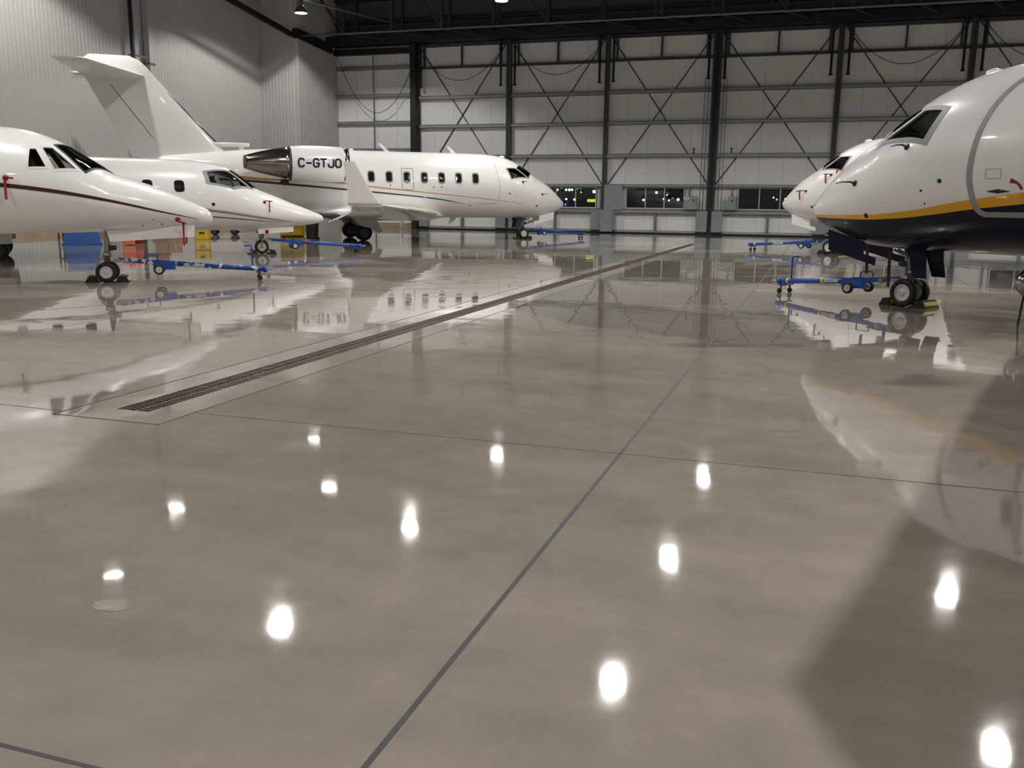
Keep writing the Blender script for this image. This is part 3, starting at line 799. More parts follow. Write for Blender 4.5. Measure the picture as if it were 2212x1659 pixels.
GLYPH = {'C': [[(1, .82), (.78, 1), (.22, 1), (0, .8), (0, .2), (.22, 0), (.78, 0), (1, .18)]],
         '-': [[(.05, .46), (.95, .46)]],
         'G': [[(1, .82), (.78, 1), (.22, 1), (0, .8), (0, .2), (.22, 0), (.78, 0), (1, .2), (1, .46), (.58, .46)]],
         'T': [[(0, 1), (1, 1)], [(.5, 1), (.5, 0)]],
         'J': [[(1, 1), (1, .2), (.78, 0), (.22, 0), (0, .2), (0, .34)]],
         'O': [[(.22, 1), (0, .8), (0, .2), (.22, 0), (.78, 0), (1, .2), (1, .8), (.78, 1), (.22, 1)]]}
def lettering(text, x0, x1, zc, h, yc, R, sg, parent, m='letter_black', sw=.070):
    """registration letters wrapped on a nacelle of radius R about (yc, zc0)"""
    n = len(text); adv = (x1 - x0) / n; obs = []
    for i, ch in enumerate(text):
        gx0 = x0 + adv * (i + .13); gw = adv * .70; mb = MB()
        def P(a, b, off=.006):
            x = gx0 + gw * a; z = zc + h * (b - .5); dz = z - 3.08
            yy = math.sqrt(max(.01, (R + off) ** 2 - dz ** 2)); return Vector((x, yc + sg * yy, z))
        for st in GLYPH[ch]:
            fine = []
            for (a0, b0), (a1, b1) in zip(st[:-1], st[1:]):
                kk = max(1, int(abs(b1 - b0) / .12)); fine += [(a0 + (a1 - a0) * j / kk, b0 + (b1 - b0) * j / kk) for j in range(kk)]
            fine.append(st[-1]); pts = [P(a, b) for a, b in fine]
            for k in range(len(pts) - 1):
                p, q = pts[k], pts[k + 1]; d = (q - p).normalized(); p2 = p - d * sw * .3; q2 = q + d * sw * .3
                mb.bar(p2, q2, sw, .006, (0, sg, 0))
        o = mb.build('registration_letter', m, parent); obs.append(o)
    return obs

CL_STATIONS = [(2.03, 1.59, 1.59, 0), (2.005, 1.67, 1.51, .09), (1.93, 1.755, 1.42, .185), (1.80, 1.885, 1.335, .30), (1.5, 2.165, 1.20, .50), (1.25, 2.375, 1.11, .63),
    (1.0, 2.54, 1.045, .745), (.7, 2.715, .99, .865), (.47, 2.84, .97, .94), (.14, 3.11, .955, 1.03), (-.18, 3.28, .95, 1.11), (-.53, 3.465, .945, 1.18), (-1.1, 3.655, .94, 1.265),
    (-1.7, 3.745, .94, 1.315), (-2.5, 3.775, .94, 1.345), (-5, 3.775, .94, 1.345), (-8.0, 3.77, .94, 1.345), (-9.5, 3.765, 1.05, 1.30), (-11, 3.74, 1.35, 1.15), (-12.5, 3.66, 1.75, .92),
    (-14, 3.52, 2.2, .66), (-15.5, 3.36, 2.6, .40), (-16.6, 3.2, 2.85, .18), (-16.9, 3.03, 3.03, 0)]
def challenger(label, loc, th, livery, wdx=0.0, wdz=0.0, dz=0.0, wfr=1.17):
    """swept twin-jet with T-tail; origin on the floor under the nose gear"""
    A = empty('business_jet', (loc[0], loc[1], 0), math.radians(th)); tag(A, label, 'airplane')
    L = Loft(CL_STATIONS); navy = livery == 'navy'
    bm_ = 'white_paint'
    sw = side_poly(L, [(a + wdx, b + wdz) for a, b in ((-1.00, 3.12), (-.56, 3.13), (-.03, 2.745), (-.84, 2.69))])
    if navy: sw = side_poly(L, [(-.86, 3.07), (-.44, 3.10), (.16, 2.675), (-.70, 2.645)])
    ws = [(.06 + wdx, L.phi(.06 + wdx, 2.745 + wdz)), (.47, .05), (-.13, .05), (-.48 + wdx, L.phi(-.48 + wdx, 3.14 + wdz))]
    fus = fuselage(L, [grow(sw, 1.08), grow(ws, 1.06)], bm_, A, dense=((-1.15, .65),))
    fuselage(L, [grow(sw, 1.12), grow(ws, 1.10)], 'cockpit_dark', A, dense=((-1.15, .65),), nphi=192, name='cockpit_lining', off=-.05, xr=(-1.7, .9))
    bulkhead(L, -1.62, A)
    MB().box((-1.58, -.8, 1.9), (.40, .8, 1.96)).build('cockpit_floor', 'cockpit_dark', A)
    MB().prism([(.15, 0, 2.1), (.45, 0, 2.15), (.30, 0, 2.66), (-.10, 0, 2.72)], (0, 1.3, 0)).build('instrument_panel', 'cockpit_dark', A)
    for y in (-.46, .46):
        s = MB().box((-1.05, y - .24, 2.25), (-.55, y + .24, 2.38)).prism([(-1.02, y, 2.35), (-.90, y, 2.35), (-1.02, y, 2.95), (-1.12, y, 2.95)], (0, .46, 0)).box((-1.12, y - .13, 2.95), (-1.02, y + .13, 3.12)).build('pilot_seat', 'seat_tan', A)
    for sg in (1, -1):
        fill_patch(L, sw, sg, -.012, 'side_window', 'cockpit_glass', A, 6, True); ring_patch(L, sw, .98, wfr, sg, .008, 'window_frame', 'grey_frame', A)
        fill_patch(L, ws, sg, -.012, 'windshield', 'cockpit_glass', A, 6, True); ring_patch(L, ws, .98, 1.11, sg, .007, 'window_frame', 'grey_frame', A)
        for k in range(7):
            x = -2.70 - k * .768; rr = round_rect(x, 2.655, .255, .40, .09)
            p = [(a, L.phi(a, b)) for a, b in rr]
            f = ring_patch(L, p, .96, 1.26, sg, .009, 'cabin_window_frame', 'grey_frame', A)
            fill_patch(L, p, sg, .004, 'cabin_window', 'cabin_pane', f, 1)
        if livery == 'gold':
            band(L, [(-5.99, 3.02, .03), (-5.50, 3.02, .03)], sg, .005, 'exit_outline', 'outline_grey', A, 4); band(L, [(-5.49, 3.02, .03), (-5.49, 2.13, .03)], sg, .005, 'exit_outline', 'outline_grey', A, 12)
            band(L, [(-5.50, 2.13, .03), (-5.99, 2.13, .03)], sg, .005, 'exit_outline', 'outline_grey', A, 4); band(L, [(-5.99, 2.13, .03), (-5.99, 3.02, .03)], sg, .005, 'exit_outline', 'outline_grey', A, 12)
            band(L, [(-13.2, 2.58, .10), (-11.5, 2.46, .09), (-10.2, 2.42, .07), (-8.9, 2.385, .07), (-8.48, 2.35, .06), (-7.1, 2.21, .045), (-5.36, 2.06, .035), (-4.1, 1.955, .03), (-2.2, 1.79, .022), (-.4, 1.60, .012)], sg, .005, 'gold_cheatline', 'orange_stripe', A, 60)
            band(L, [(-13.4, 2.45, .09), (-12.4, 2.40, .09), (-10.8, 2.285, .09), (-8.2, 2.085, .075), (-6.4, 1.945, .06), (-4.3, 1.745, .045), (-3.05, 1.54, .008)], sg, .005, 'navy_cheatline', 'navy_stripe', A, 60)
        if navy:
            top = pchip([-14, -8, -4, -2.31, -1.52, -.5, .31, 1.2, 1.98], [2.55, 2.3, 2.05, 1.855, 1.755, 1.59, 1.515, 1.495, 1.485])
            bot = pchip([-14, -8, -4, -2.33, -1.53, -.89, -.28, .48, 1.2, 1.98], [2.4, 2.12, 1.88, 1.705, 1.62, 1.535, 1.47, 1.435, 1.44, 1.46])
            region(L, -13.8, 1.96, lambda x: L.phi(x, top(x)), lambda x: L.phi(x, bot(x)), sg, .005, 'yellow_cheatline', 'yellow_paint', A, 110, 3)
            region(L, -13.8, 1.96, lambda x: L.phi(x, bot(x)), lambda x: PI, sg, .004, 'navy_belly', 'navy_paint', A, 110, 14)
            for pth in ([(-2.05, 3.52, .07), (-1.85, 3.30, .07), (-1.70, 3.0, .075), (-1.60, 2.6, .08), (-1.555, 2.1, .085), (-1.60, 1.75, .085), (-1.66, 1.60, .085), (-1.75, 1.555, .085)], [(-1.72, 1.555, .075), (-2.75, 1.555, .075)], [(-2.75, 1.52, .08), (-2.75, 3.2, .08), (-2.65, 3.4, .07), (-2.4, 3.6, .06)]):
                band(L, pth, sg, .009, 'door_outline', 'outline_grey', A, 30)
            fill_patch(L, side_poly(L, [(-1.80, 1.875), (-1.98, 1.905), (-2.16, 1.875), (-1.98, 1.845)]), sg, .006, 'door_handle', 'dark_metal', A, 2)
            band(L, [(-2.16, 2.02, .07), (-2.25, 1.99, .035), (-2.32, 1.90, .035)], sg, .006, 'handle_arrow', 'flag_red', A, 8)
            for a, b in (((-1.80, 2.18), (-2.02, 2.18)), ((-1.80, 2.05), (-2.02, 2.05))): band(L, [(a[0], a[1], .008), (b[0], b[1], .008)], sg, .005, 'placard_outline', 'panel_line', A, 4)
            for a in (-1.80, -2.02): band(L, [(a, 2.18, .008), (a, 2.05, .008)], sg, .005, 'placard_outline', 'panel_line', A, 4)
        else:
            band(L, [(-1.75, 3.3, .02), (-1.6, 2.6, .02), (-1.56, 2.1, .02), (-1.66, 1.6, .02), (-2.6, 1.58, .02)], sg, .004, 'door_outline', 'panel_line', A, 30)
        cov = 'flag_red' if livery == 'white' else None
        e = probe(L, .62, 2.02, sg, A, .26, cover=cov)
        if cov: streamer(A, e.x + .15, e.z, e.y, .30, 'flag_red', .05)
        e = probe(L, -.40, 2.55, sg, A, .18, cover=cov)
        if cov: streamer(A, e.x + .12, e.z, e.y, .30, 'flag_red', .05)
        if cov: streamer(A, -.65, 2.72, sg * (L.side(-.65, 2.72, 1, .02).y), .22, 'flag_orange', .14)
        for (x, z, r) in ((-1.08, 2.03, .035), (-.76, 1.89, .02), (-.81, 1.70, .014), (.35, 1.50, .045), (1.86, 1.66, .014), (-2.9, 1.5, .03), (-6.5, 2.3, .03), (-4.6, 2.26, .03), (-4.25, 2.26, .03)): port(L, x, z, sg, A, r)
        if livery == 'gold': band(L, [(x, z, .012) for x, z in ((.02, 1.34), (.16, 1.26), (.10, 1.14), (-.06, 1.10), (-.14, 1.2), (-.05, 1.32), (.02, 1.34))], sg, .004, 'access_panel_outline', 'panel_line', A, 24)
    # radome seam, antennas
    for (x, z0, z1, sw_, ch) in ((-6.2, 3.74, 4.10, -.42, .22), (-3.18, 3.74, 4.06, -.36, .22)):
        MB().prism([(x, 0, z0), (x - ch, 0, z0), (x + sw_ - ch * .55, 0, z1), (x + sw_, 0, z1)], (0, .025, 0)).build('blade_antenna', 'white_paint', A)
    MB().prism([(-3.15, 0, .98), (-3.45, 0, .98), (-3.62, 0, .64), (-3.50, 0, .62)], (0, .03, 0)).build('belly_antenna', 'white_paint_flat' if not navy else 'dark_metal', A)
    MB().prism([(-.40, 0, .97), (-.52, 0, .97), (-.54, 0, .83), (-.47, 0, .83)], (0, .03, 0)).build('belly_antenna', 'dark_metal', A)
    MB().lathe([(0, .12), (.07, .10), (.09, .03), (.09, -.03), (.07, -.10), (0, -.12)], (-1.05, 0, 3.64), 'x', 12).build('roof_beacon', 'white_paint', A, True)
    MB().lathe([(0, .10), (.05, .07), (.06, -.05), (0, -.12)], (-7.9, 0, 3.79), 'x', 12).build('roof_beacon', 'white_paint', A, True)
    # belly fairing
    BF = Loft([(-3.7, 1.05, 1.05, 0), (-3.9, 1.16, .94, .45), (-4.4, 1.35, .86, 1.05), (-5.2, 1.5, .80, 1.48), (-6.5, 1.6, .79, 1.62), (-8.2, 1.55, .80, 1.55), (-9.4, 1.4, .92, 1.1), (-10.2, 1.25, 1.1, .4), (-10.4, 1.2, 1.2, 0)])
    fuselage(BF, None, bm_ if not navy else 'navy_paint', A, nphi=48, name='belly_fairing', step=.15)
    # wings
    secs = [(-4.35, 1.0, 1.10, 4.75, .12), (-5.30, 3.0, 1.18, 3.35, .12), (-6.75, 6.0, 1.34, 2.25, .11), (-8.45, 9.35, 1.50, 1.2, .10)]
    if navy: secs = secs[:3] + [(-8.45, 9.35, 1.50, 1.5, .10), (-8.95, 10.4, 1.55, 1.35, .09), (-9.3, 10.6, 1.56, .9, .06)]  # unseen navy wing lengthened, winglet left off, to shape its floor shadow
    for sg in (1, -1):
        S = [(a, sg * b, c, d, e) for a, b, c, d, e in secs]
        w = foil_loft(S, (0, 0, 1)).build('wing', 'white_paint', A, True, auto=.6)
        foil_patch(S[:3] + [(-7.7, sg * 7.8, 1.425, 1.74, .105)], (0, 0, 1), 0, .055, True, .004).build('leading_edge', 'chrome', w, True)
        WL = [(-8.45, sg * 9.30, 1.50, 1.22, .09), (-8.62, sg * 9.48, 1.56, 1.08, .08), (-9.02, sg * 9.60, 2.1, .72, .07), (-9.50, sg * 9.76, 2.90, .36, .07)]
        if not navy: wl = foil_loft(WL, (0, 1, 0)).build('winglet', 'white_paint_flat', w, True, auto=.6)
        for (ya, yb, xa, xb, z, dr, ch) in ((1.75, 4.1, -8.45, -8.62, 1.10, .34, .78), (4.25, 6.9, -8.66, -8.95, 1.22, .32, .62)):
            MB().prism([(xa, sg * ya, z), (xb, sg * yb, z + .13), (xb - ch, sg * yb, z + .13 - dr), (xa - ch, sg * ya, z - dr)], (.02, 0, .06)).build('flap', 'white_paint', w)
        for yy in (2.9, 4.9, 6.5):
            zz = 1.10 + (yy - 1) * .048; xx = -7.2 - (yy - 2.9) * .28
            MB().lathe([(0, .9), (.07, .6), (.11, 0), (.09, -.7), (0, -1.15)], (xx - .6, sg * yy, zz - .12), 'x', 10).build('flap_fairing', 'white_paint', w, True)
        # engine
        yc = sg * 2.06; zc = 3.08
        n = MB().lathe([(.50, -8.62), (.585, -8.50), (.635, -8.44), (.675, -8.52), (.705, -8.85), (.72, -9.5), (.715, -10.2), (.685, -10.68), (.66, -10.74), (.60, -10.74)], (0, yc, zc), 'x', 40).build('nacelle', 'white_paint', A, True)
        MB().lathe([(.52, -8.60), (.59, -8.47), (.637, -8.425), (.68, -8.50), (.695, -8.62)], (0, yc, zc), 'x', 40).build('inlet_lip', 'chrome', n, True)
        MB().lathe([(.52, -8.62), (.50, -9.1), (.16, -9.1), (.02, -8.85)], (0, yc, zc), 'x', 32).build('fan', 'dark_metal', n, True)
        MB().lathe([(.62, -10.70), (.61, -10.95), (.53, -11.4), (.42, -11.9), (.30, -12.35), (.245, -12.52), (.22, -12.52), (.27, -12.2)], (0, yc, zc + .02), 'x', 36).build('exhaust_nozzle', 'dark_chrome', n, True)
        MB().lathe([(.665, -10.76), (.672, -10.74), (.672, -10.70), (.665, -10.68)], (0, yc, zc), 'x', 40, True).build('nozzle_ring', 'dark_metal', n, True)
        MB().lathe([(0, .16), (.10, .12), (.13, 0), (.09, -.14), (0, -.2)], (-10.95, yc, 2.34), 'x', 14).build('drain_duct', 'black_rubber', n, True)
        MB().prism([(-8.9, sg * 1.45, 3.22), (-11.5, sg * 1.2, 3.22), (-11.3, sg * 1.2, 2.98), (-9.0, sg * 1.45, 2.98)], (0, sg * .5, 0)).build('pylon', 'white_paint', n)
        if livery == 'gold':
            if sg < 0: lettering('C-GTJO', -10.50, -8.76, 3.10, .30, yc, .718, sg, n)
            else: lettering('C-GTJO'[::-1], -10.47, -8.62, 3.10, .30, yc, .718, sg, n)
        # tailplane
        tp = foil_loft([(-16.0, sg * .08, 6.38, 2.35, .10), (-17.0, sg * 1.6, 6.47, 1.75, .09), (-17.85, sg * 3.0, 6.55, 1.18, .08), (-18.1, sg * 3.12, 6.56, .85, .06)], (0, 0, 1)).build('tailplane', 'white_paint', A, True, auto=.6)
        main_gear(A, -7.75, sg * 1.65, .33, .20, True, 'white_paint_flat', [(-8.35, 1.0), (-7.35, 1.02), (-7.02, .40), (-7.16, .30), (-7.5, .52), (-7.95, .62)], 'hub_dark')
    fin = foil_loft([(-12.9, 0, 3.25, 3.75, .10), (-13.42, 0, 3.92, 3.56, .10), (-14.6, 0, 5.2, 3.05, .10), (-15.72, 0, 6.46, 2.58, .10), (-15.92, 0, 6.72, 2.36, .10), (-16.2, 0, 6.98, 2.0, .09), (-16.55, 0, 7.12, 1.45, .05)], (0, 1, 0)).build('fin', 'white_paint', A, True, auto=.6)
    for sg in (1, -1):
        MB().bar((-15.55, sg * .115, 3.62), (-17.28, sg * .088, 6.0), .022, .012, (0, 1, 0)).build('rudder_hinge', 'dark_line', fin)
        foil_patch([(-13.42, 0, 3.95, 3.56, .10), (-14.6, 0, 5.2, 3.05, .10), (-15.72, 0, 6.44, 2.58, .10)], (0, sg, 0), 0, .022, False, .004).build('fin_leading_edge', 'dark_chrome', fin, True)
    MB().lathe([(0, -16.15), (.10, -16.25), (.14, -16.8), (.14, -17.8), (.09, -18.4), (0, -18.75)], (0, 0, 6.38), 'x', 14).build('tail_bullet', 'white_paint', A, True)
    MB().tube([(-13.55, 0, 3.84), (-12.9, 0, 3.86), (-12.2, 0, 3.86), (-12.12, 0, 3.86)], [.09, .085, .075, .06], 12).build('dorsal_intake', 'white_paint', A, True)
    MB().box((-12.55, -.03, 3.6), (-12.35, .03, 3.84)).build('intake_strut', 'white_paint', A)
    MB().lathe([(0, .0), (.12, -.05), (.16, -.6), (.10, -1.0), (0, -1.1)], (-16.2, 0, 3.03), 'x', 12).build('tail_cone', 'white_paint', A, True)
    dm = 'navy_paint' if navy else 'white_paint_flat'
    nose_gear(A, .235, .13, True, dm, 'hub_white', [([(a, b + dz) for a, b in ((1.42, 1.24), (.67, 1.06), (.66, .85), (.42, .80), (.41, .67), (1.36, .89))], .40, dm),
                                                    ([(-.05, .98), (-.36, .98), (-.44, .50), (-.20, .50)], .22, 'dark_metal' if not navy else 'navy_paint')], rake=.12, z_top=.95 + dz)
    if navy:
        for x, z, ln in ((.58, 1.02, .50), (.15, .95, .62)): streamer(A, x, z, .42, ln, 'strap_maroon', .05)
    for ch in A.children:
        if not ch.name.startswith(('nose_gear', 'main_gear')): ch.location.z += dz
    return A

def small_jet(label, loc, th, kind):
    A = empty('business_jet', (loc[0], loc[1], 0), math.radians(th)); tag(A, label, 'airplane')
    if kind == 'maroon':
        L = Loft([(2.06, 1.27, 1.27, 0), (2.035, 1.355, 1.195, .08), (1.98, 1.42, 1.145, .15), (1.86, 1.495, 1.11, .235), (1.64, 1.60, 1.085, .335), (1.34, 1.74, 1.06, .44), (.93, 1.90, 1.03, .57), (.54, 2.03, 1.01, .66), (.22, 2.13, 1.0, .73),
                  (.05, 2.25, .99, .76), (-.3, 2.475, .98, .825), (-.6, 2.66, .97, .865), (-.9, 2.80, .96, .89), (-1.33, 2.915, .95, .90), (-1.8, 2.96, .94, .905), (-2.6, 2.98, .93, .905), (-8, 2.98, .93, .905), (-10, 2.92, 1.25, .75), (-12, 2.75, 1.75, .45), (-13.4, 2.55, 2.25, .12), (-13.6, 2.4, 2.4, 0)])
        holes = [side_poly(L, [(-1.10, 2.53), (-1.0, 2.53), (-.83, 2.2), (-1.12, 2.19)]), side_poly(L, [(-.90, 2.56), (-.74, 2.56), (-.33, 2.17), (-.69, 2.16)])]
        ws = [(-.19, L.phi(-.19, 2.13)), (.19, .08), (-.50, .08), (-.70, L.phi(-.70, 2.61))]
        zlo = 1.9
    else:
        L = Loft([(1.97, 1.06, 1.06, 0), (1.945, 1.13, 1.005, .07), (1.87, 1.20, .96, .13), (1.66, 1.285, .915, .22), (1.45, 1.37, .885, .30), (.92, 1.57, .83, .46), (.4, 1.78, .78, .58), (0.0, 1.93, .75, .655), (-.45, 2.25, .735, .72), (-.86, 2.52, .73, .765), (-1.1, 2.615, .73, .785),
                  (-1.56, 2.71, .73, .81), (-2.06, 2.76, .73, .83), (-3.4, 2.78, .73, .84), (-8, 2.78, .75, .84), (-10, 2.75, 1.1, .7), (-12, 2.6, 1.7, .4), (-13, 2.4, 2.1, .1), (-13.1, 2.3, 2.3, 0)])
        holes = [side_poly(L, [(-1.62, 2.42), (-1.0, 2.46), (-.40, 2.0), (-.92, 1.99), (-1.56, 2.12)])]
        ws = [(-.34, L.phi(-.34, 2.0)), (-.03, .07), (-.80, .07), (-.90, L.phi(-.90, 2.46))]
        zlo = 1.7
    al = holes + [ws]
    fuselage(L, [grow(h, 1.09) for h in al], 'white_paint', A, dense=((-1.75, .3),))
    fuselage(L, [grow(h, 1.16) for h in al], 'cockpit_grey', A, dense=((-1.75, .3),), nphi=192, name='cockpit_lining', off=-.04, xr=(-2.1, .5))
    bulkhead(L, -2.0, A)
    MB().box((-1.95, -.55, zlo - .35), (-.1, .55, zlo - .3)).build('cockpit_floor', 'cockpit_dark', A)
    MB().prism([(-.45, 0, zlo - .3), (-.2, 0, zlo - .3), (-.28, 0, zlo + .06), (-.56, 0, zlo + .12)], (0, .86, 0)).build('instrument_panel', 'cockpit_dark', A)
    for y in (-.36, .36):
        MB().box((-1.25, y - .2, zlo - .1), (-.85, y + .2, zlo)).prism([(-1.28, y, zlo), (-1.18, y, zlo), (-1.28, y, zlo + .5), (-1.36, y, zlo + .5)], (0, .4, 0)).box((-1.38, y - .1, zlo + .48), (-1.28, y + .1, zlo + .62)).build('pilot_seat', 'seat_white' if kind != 'maroon' else 'seat_tan', A)
    if kind != 'maroon': MB().prism([(-.62, -.28, 2.02), (-.80, -.28, 2.02), (-.88, -.28, 2.18), (-.70, -.28, 2.18)], (0, .34, 0)).build('sun_visor', 'seat_white', A)
    for sg in (1, -1):
        for h in holes:
            fill_patch(L, h, sg, -.010, 'side_window', 'cockpit_glass', A, 6, True); ring_patch(L, h, .98, 1.22, sg, .005, 'window_frame', 'white_paint_flat' if kind == 'maroon' else 'grey_frame', A)
        fill_patch(L, ws, sg, -.010, 'windshield', 'cockpit_glass', A, 6, True); ring_patch(L, ws, .98, 1.10, sg, .006, 'window_frame', 'dark_metal', A)
        for k in range(6):
            if kind == 'maroon': x, z = -3.2 - k * .8, 2.25
            else: x, z = -2.42 - k * .86, 2.0
            p = [(a, L.phi(a, b)) for a, b in round_rect(x, z, .29, .34, .09)]
            f = ring_patch(L, p, .97, 1.10, sg, .005, 'cabin_window_frame', 'white_paint_flat', A); fill_patch(L, p, sg, .004, 'cabin_window', 'cabin_pane', f, 1)
        if kind == 'maroon':
            band(L, [(-8.0, 2.1, .09), (-4, 1.98, .09), (-1.66, 1.865, .075), (-.79, 1.77, .07), (.19, 1.60, .05), (1.15, 1.385, .028), (1.78, 1.25, .006)], sg, .005, 'maroon_cheatline', 'maroon_stripe', A, 60)
            e = probe(L, -1.5, 1.99, sg, A, .14, 'flag_red', 'flag_red'); streamer(A, e.x, e.z, e.y, .40, 'flag_red', .045)
            e = probe(L, 1.40, 1.245, sg, A, .12, 'flag_red', 'flag_red'); streamer(A, e.x + .08, e.z, e.y, .46, 'flag_red', .04)
            for (x, z, r) in ((.75, 1.12, .018), (1.10, 1.15, .018), (.95, 1.24, .012)): port(L, x, z, sg, A, r)
        else:
            band(L, [(-8, 1.75, .035), (-4, 1.55, .035), (-1.31, 1.275, .03), (0.0, 1.09, .022), (.9, .975, .006)], sg, .005, 'grey_cheatline', 'grey_stripe', A, 50)
            band(L, [(-8, 1.80, .03), (-4, 1.60, .03), (-1.31, 1.315, .022), (0.0, 1.12, .016), (.8, 1.0, .005)], sg, .004, 'tan_cheatline', 'tan_stripe', A, 50)
            band(L, [(-8, 1.50, .03), (-4, 1.32, .03), (-1.31, 1.12, .026), (-.2, 1.03, .02), (.6, .965, .005)], sg, .005, 'maroon_cheatline', 'maroon_stripe', A, 50)
            e = probe(L, .02, 1.57, sg, A, .18, 'flag_red', 'flag_red'); streamer(A, e.x + .1, e.z, e.y, .34, 'flag_red', .04)
            port(L, -1.50, 1.50, sg, A, .05)
        # wings, engines, tail (mostly out of view)
        zc = L.sec(-6)[1]
        foil_loft([(-4.6, sg * .4, zc + .16, 3.0, .11), (-5.6, sg * 2.5, zc + .25, 2.0, .11), (-7.2, sg * 6.3, zc + .45, .95, .10)], (0, 0, 1)).build('wing', 'white_paint', A, True, auto=.6)
        n = MB().lathe([(.36, -9.1), (.44, -9.0), (.50, -9.2), (.52, -9.9), (.48, -10.8), (.34, -11.4), (.26, -11.6)], (0, sg * 1.42, 2.5), 'x', 28).build('nacelle', 'white_paint', A, True)
        MB().lathe([(.35, -9.3), (.02, -9.2)], (0, sg * 1.42, 2.5), 'x', 20).build('fan', 'dark_metal', n)
        MB().box((-10.8, sg * .6, 2.4), (-9.4, sg * 1.0, 2.56)).build('pylon', 'white_paint', n)
        foil_loft([(-13.5, sg * .1, 4.9, 1.5, .1), (-14.5, sg * 2.4, 4.95, .8, .1)], (0, 0, 1)).build('tailplane', 'white_paint', A, True, auto=.6)
        main_gear(A, -7.1, sg * 1.27, .27, .17, kind == 'slim', 'white_paint_flat', [(-7.5, .95), (-6.7, .95), (-6.75, .45), (-7.3, .42)], 'hub_dark', 1.0)
    foil_loft([(-10.2, 0, 2.6, 3.0, .1), (-13.2, 0, 4.95, 1.7, .1)], (0, 1, 0)).build('fin', 'white_paint', A, True, auto=.6)
    if kind == 'maroon':
        nose_gear(A, .20, .12, True, 'white_paint_flat', 'hub_white', [([(.06, 1.02), (1.70, 1.14), (1.69, .90), (.12, .80)], .27, 'white_paint')], rake=.06, z_top=1.0, track=.23)
    else:
        nose_gear(A, .215, .13, False, 'white_paint_flat', 'hub_white', [([(-.15, .80), (.95, .83), (.93, .68), (-.12, .61)], .22, 'white_paint')], rake=.05, z_top=.80)
        MB().lathe([(0, .06), (.06, .03), (.06, -.03), (0, -.06)], (.12, -.30, .68), 'x', 10).build('gear_pin_cover', 'flag_red', A, True)
    return A

challenger('white business jet with gold and navy stripes, lettered engine, facing the doors', (-13.2, 41.2), 38, 'gold', -.13, 0)
challenger('white and navy business jet nose with a yellow stripe at right', (1.5, 16.79), 143, 'navy', .12, -.04, 0, 1.32)
challenger('plain white business jet nose behind the navy and yellow one', (0.40, 34.1), 150, 'white', .05, 0, .11)
small_jet('white business jet nose with one maroon stripe, nearest at left', (-13.51, 14.95), 35, 'maroon')
small_jet('white pointed-nose business jet between maroon-striped jet and lettered jet', (-16.41, 24.75), 45, 'slim')
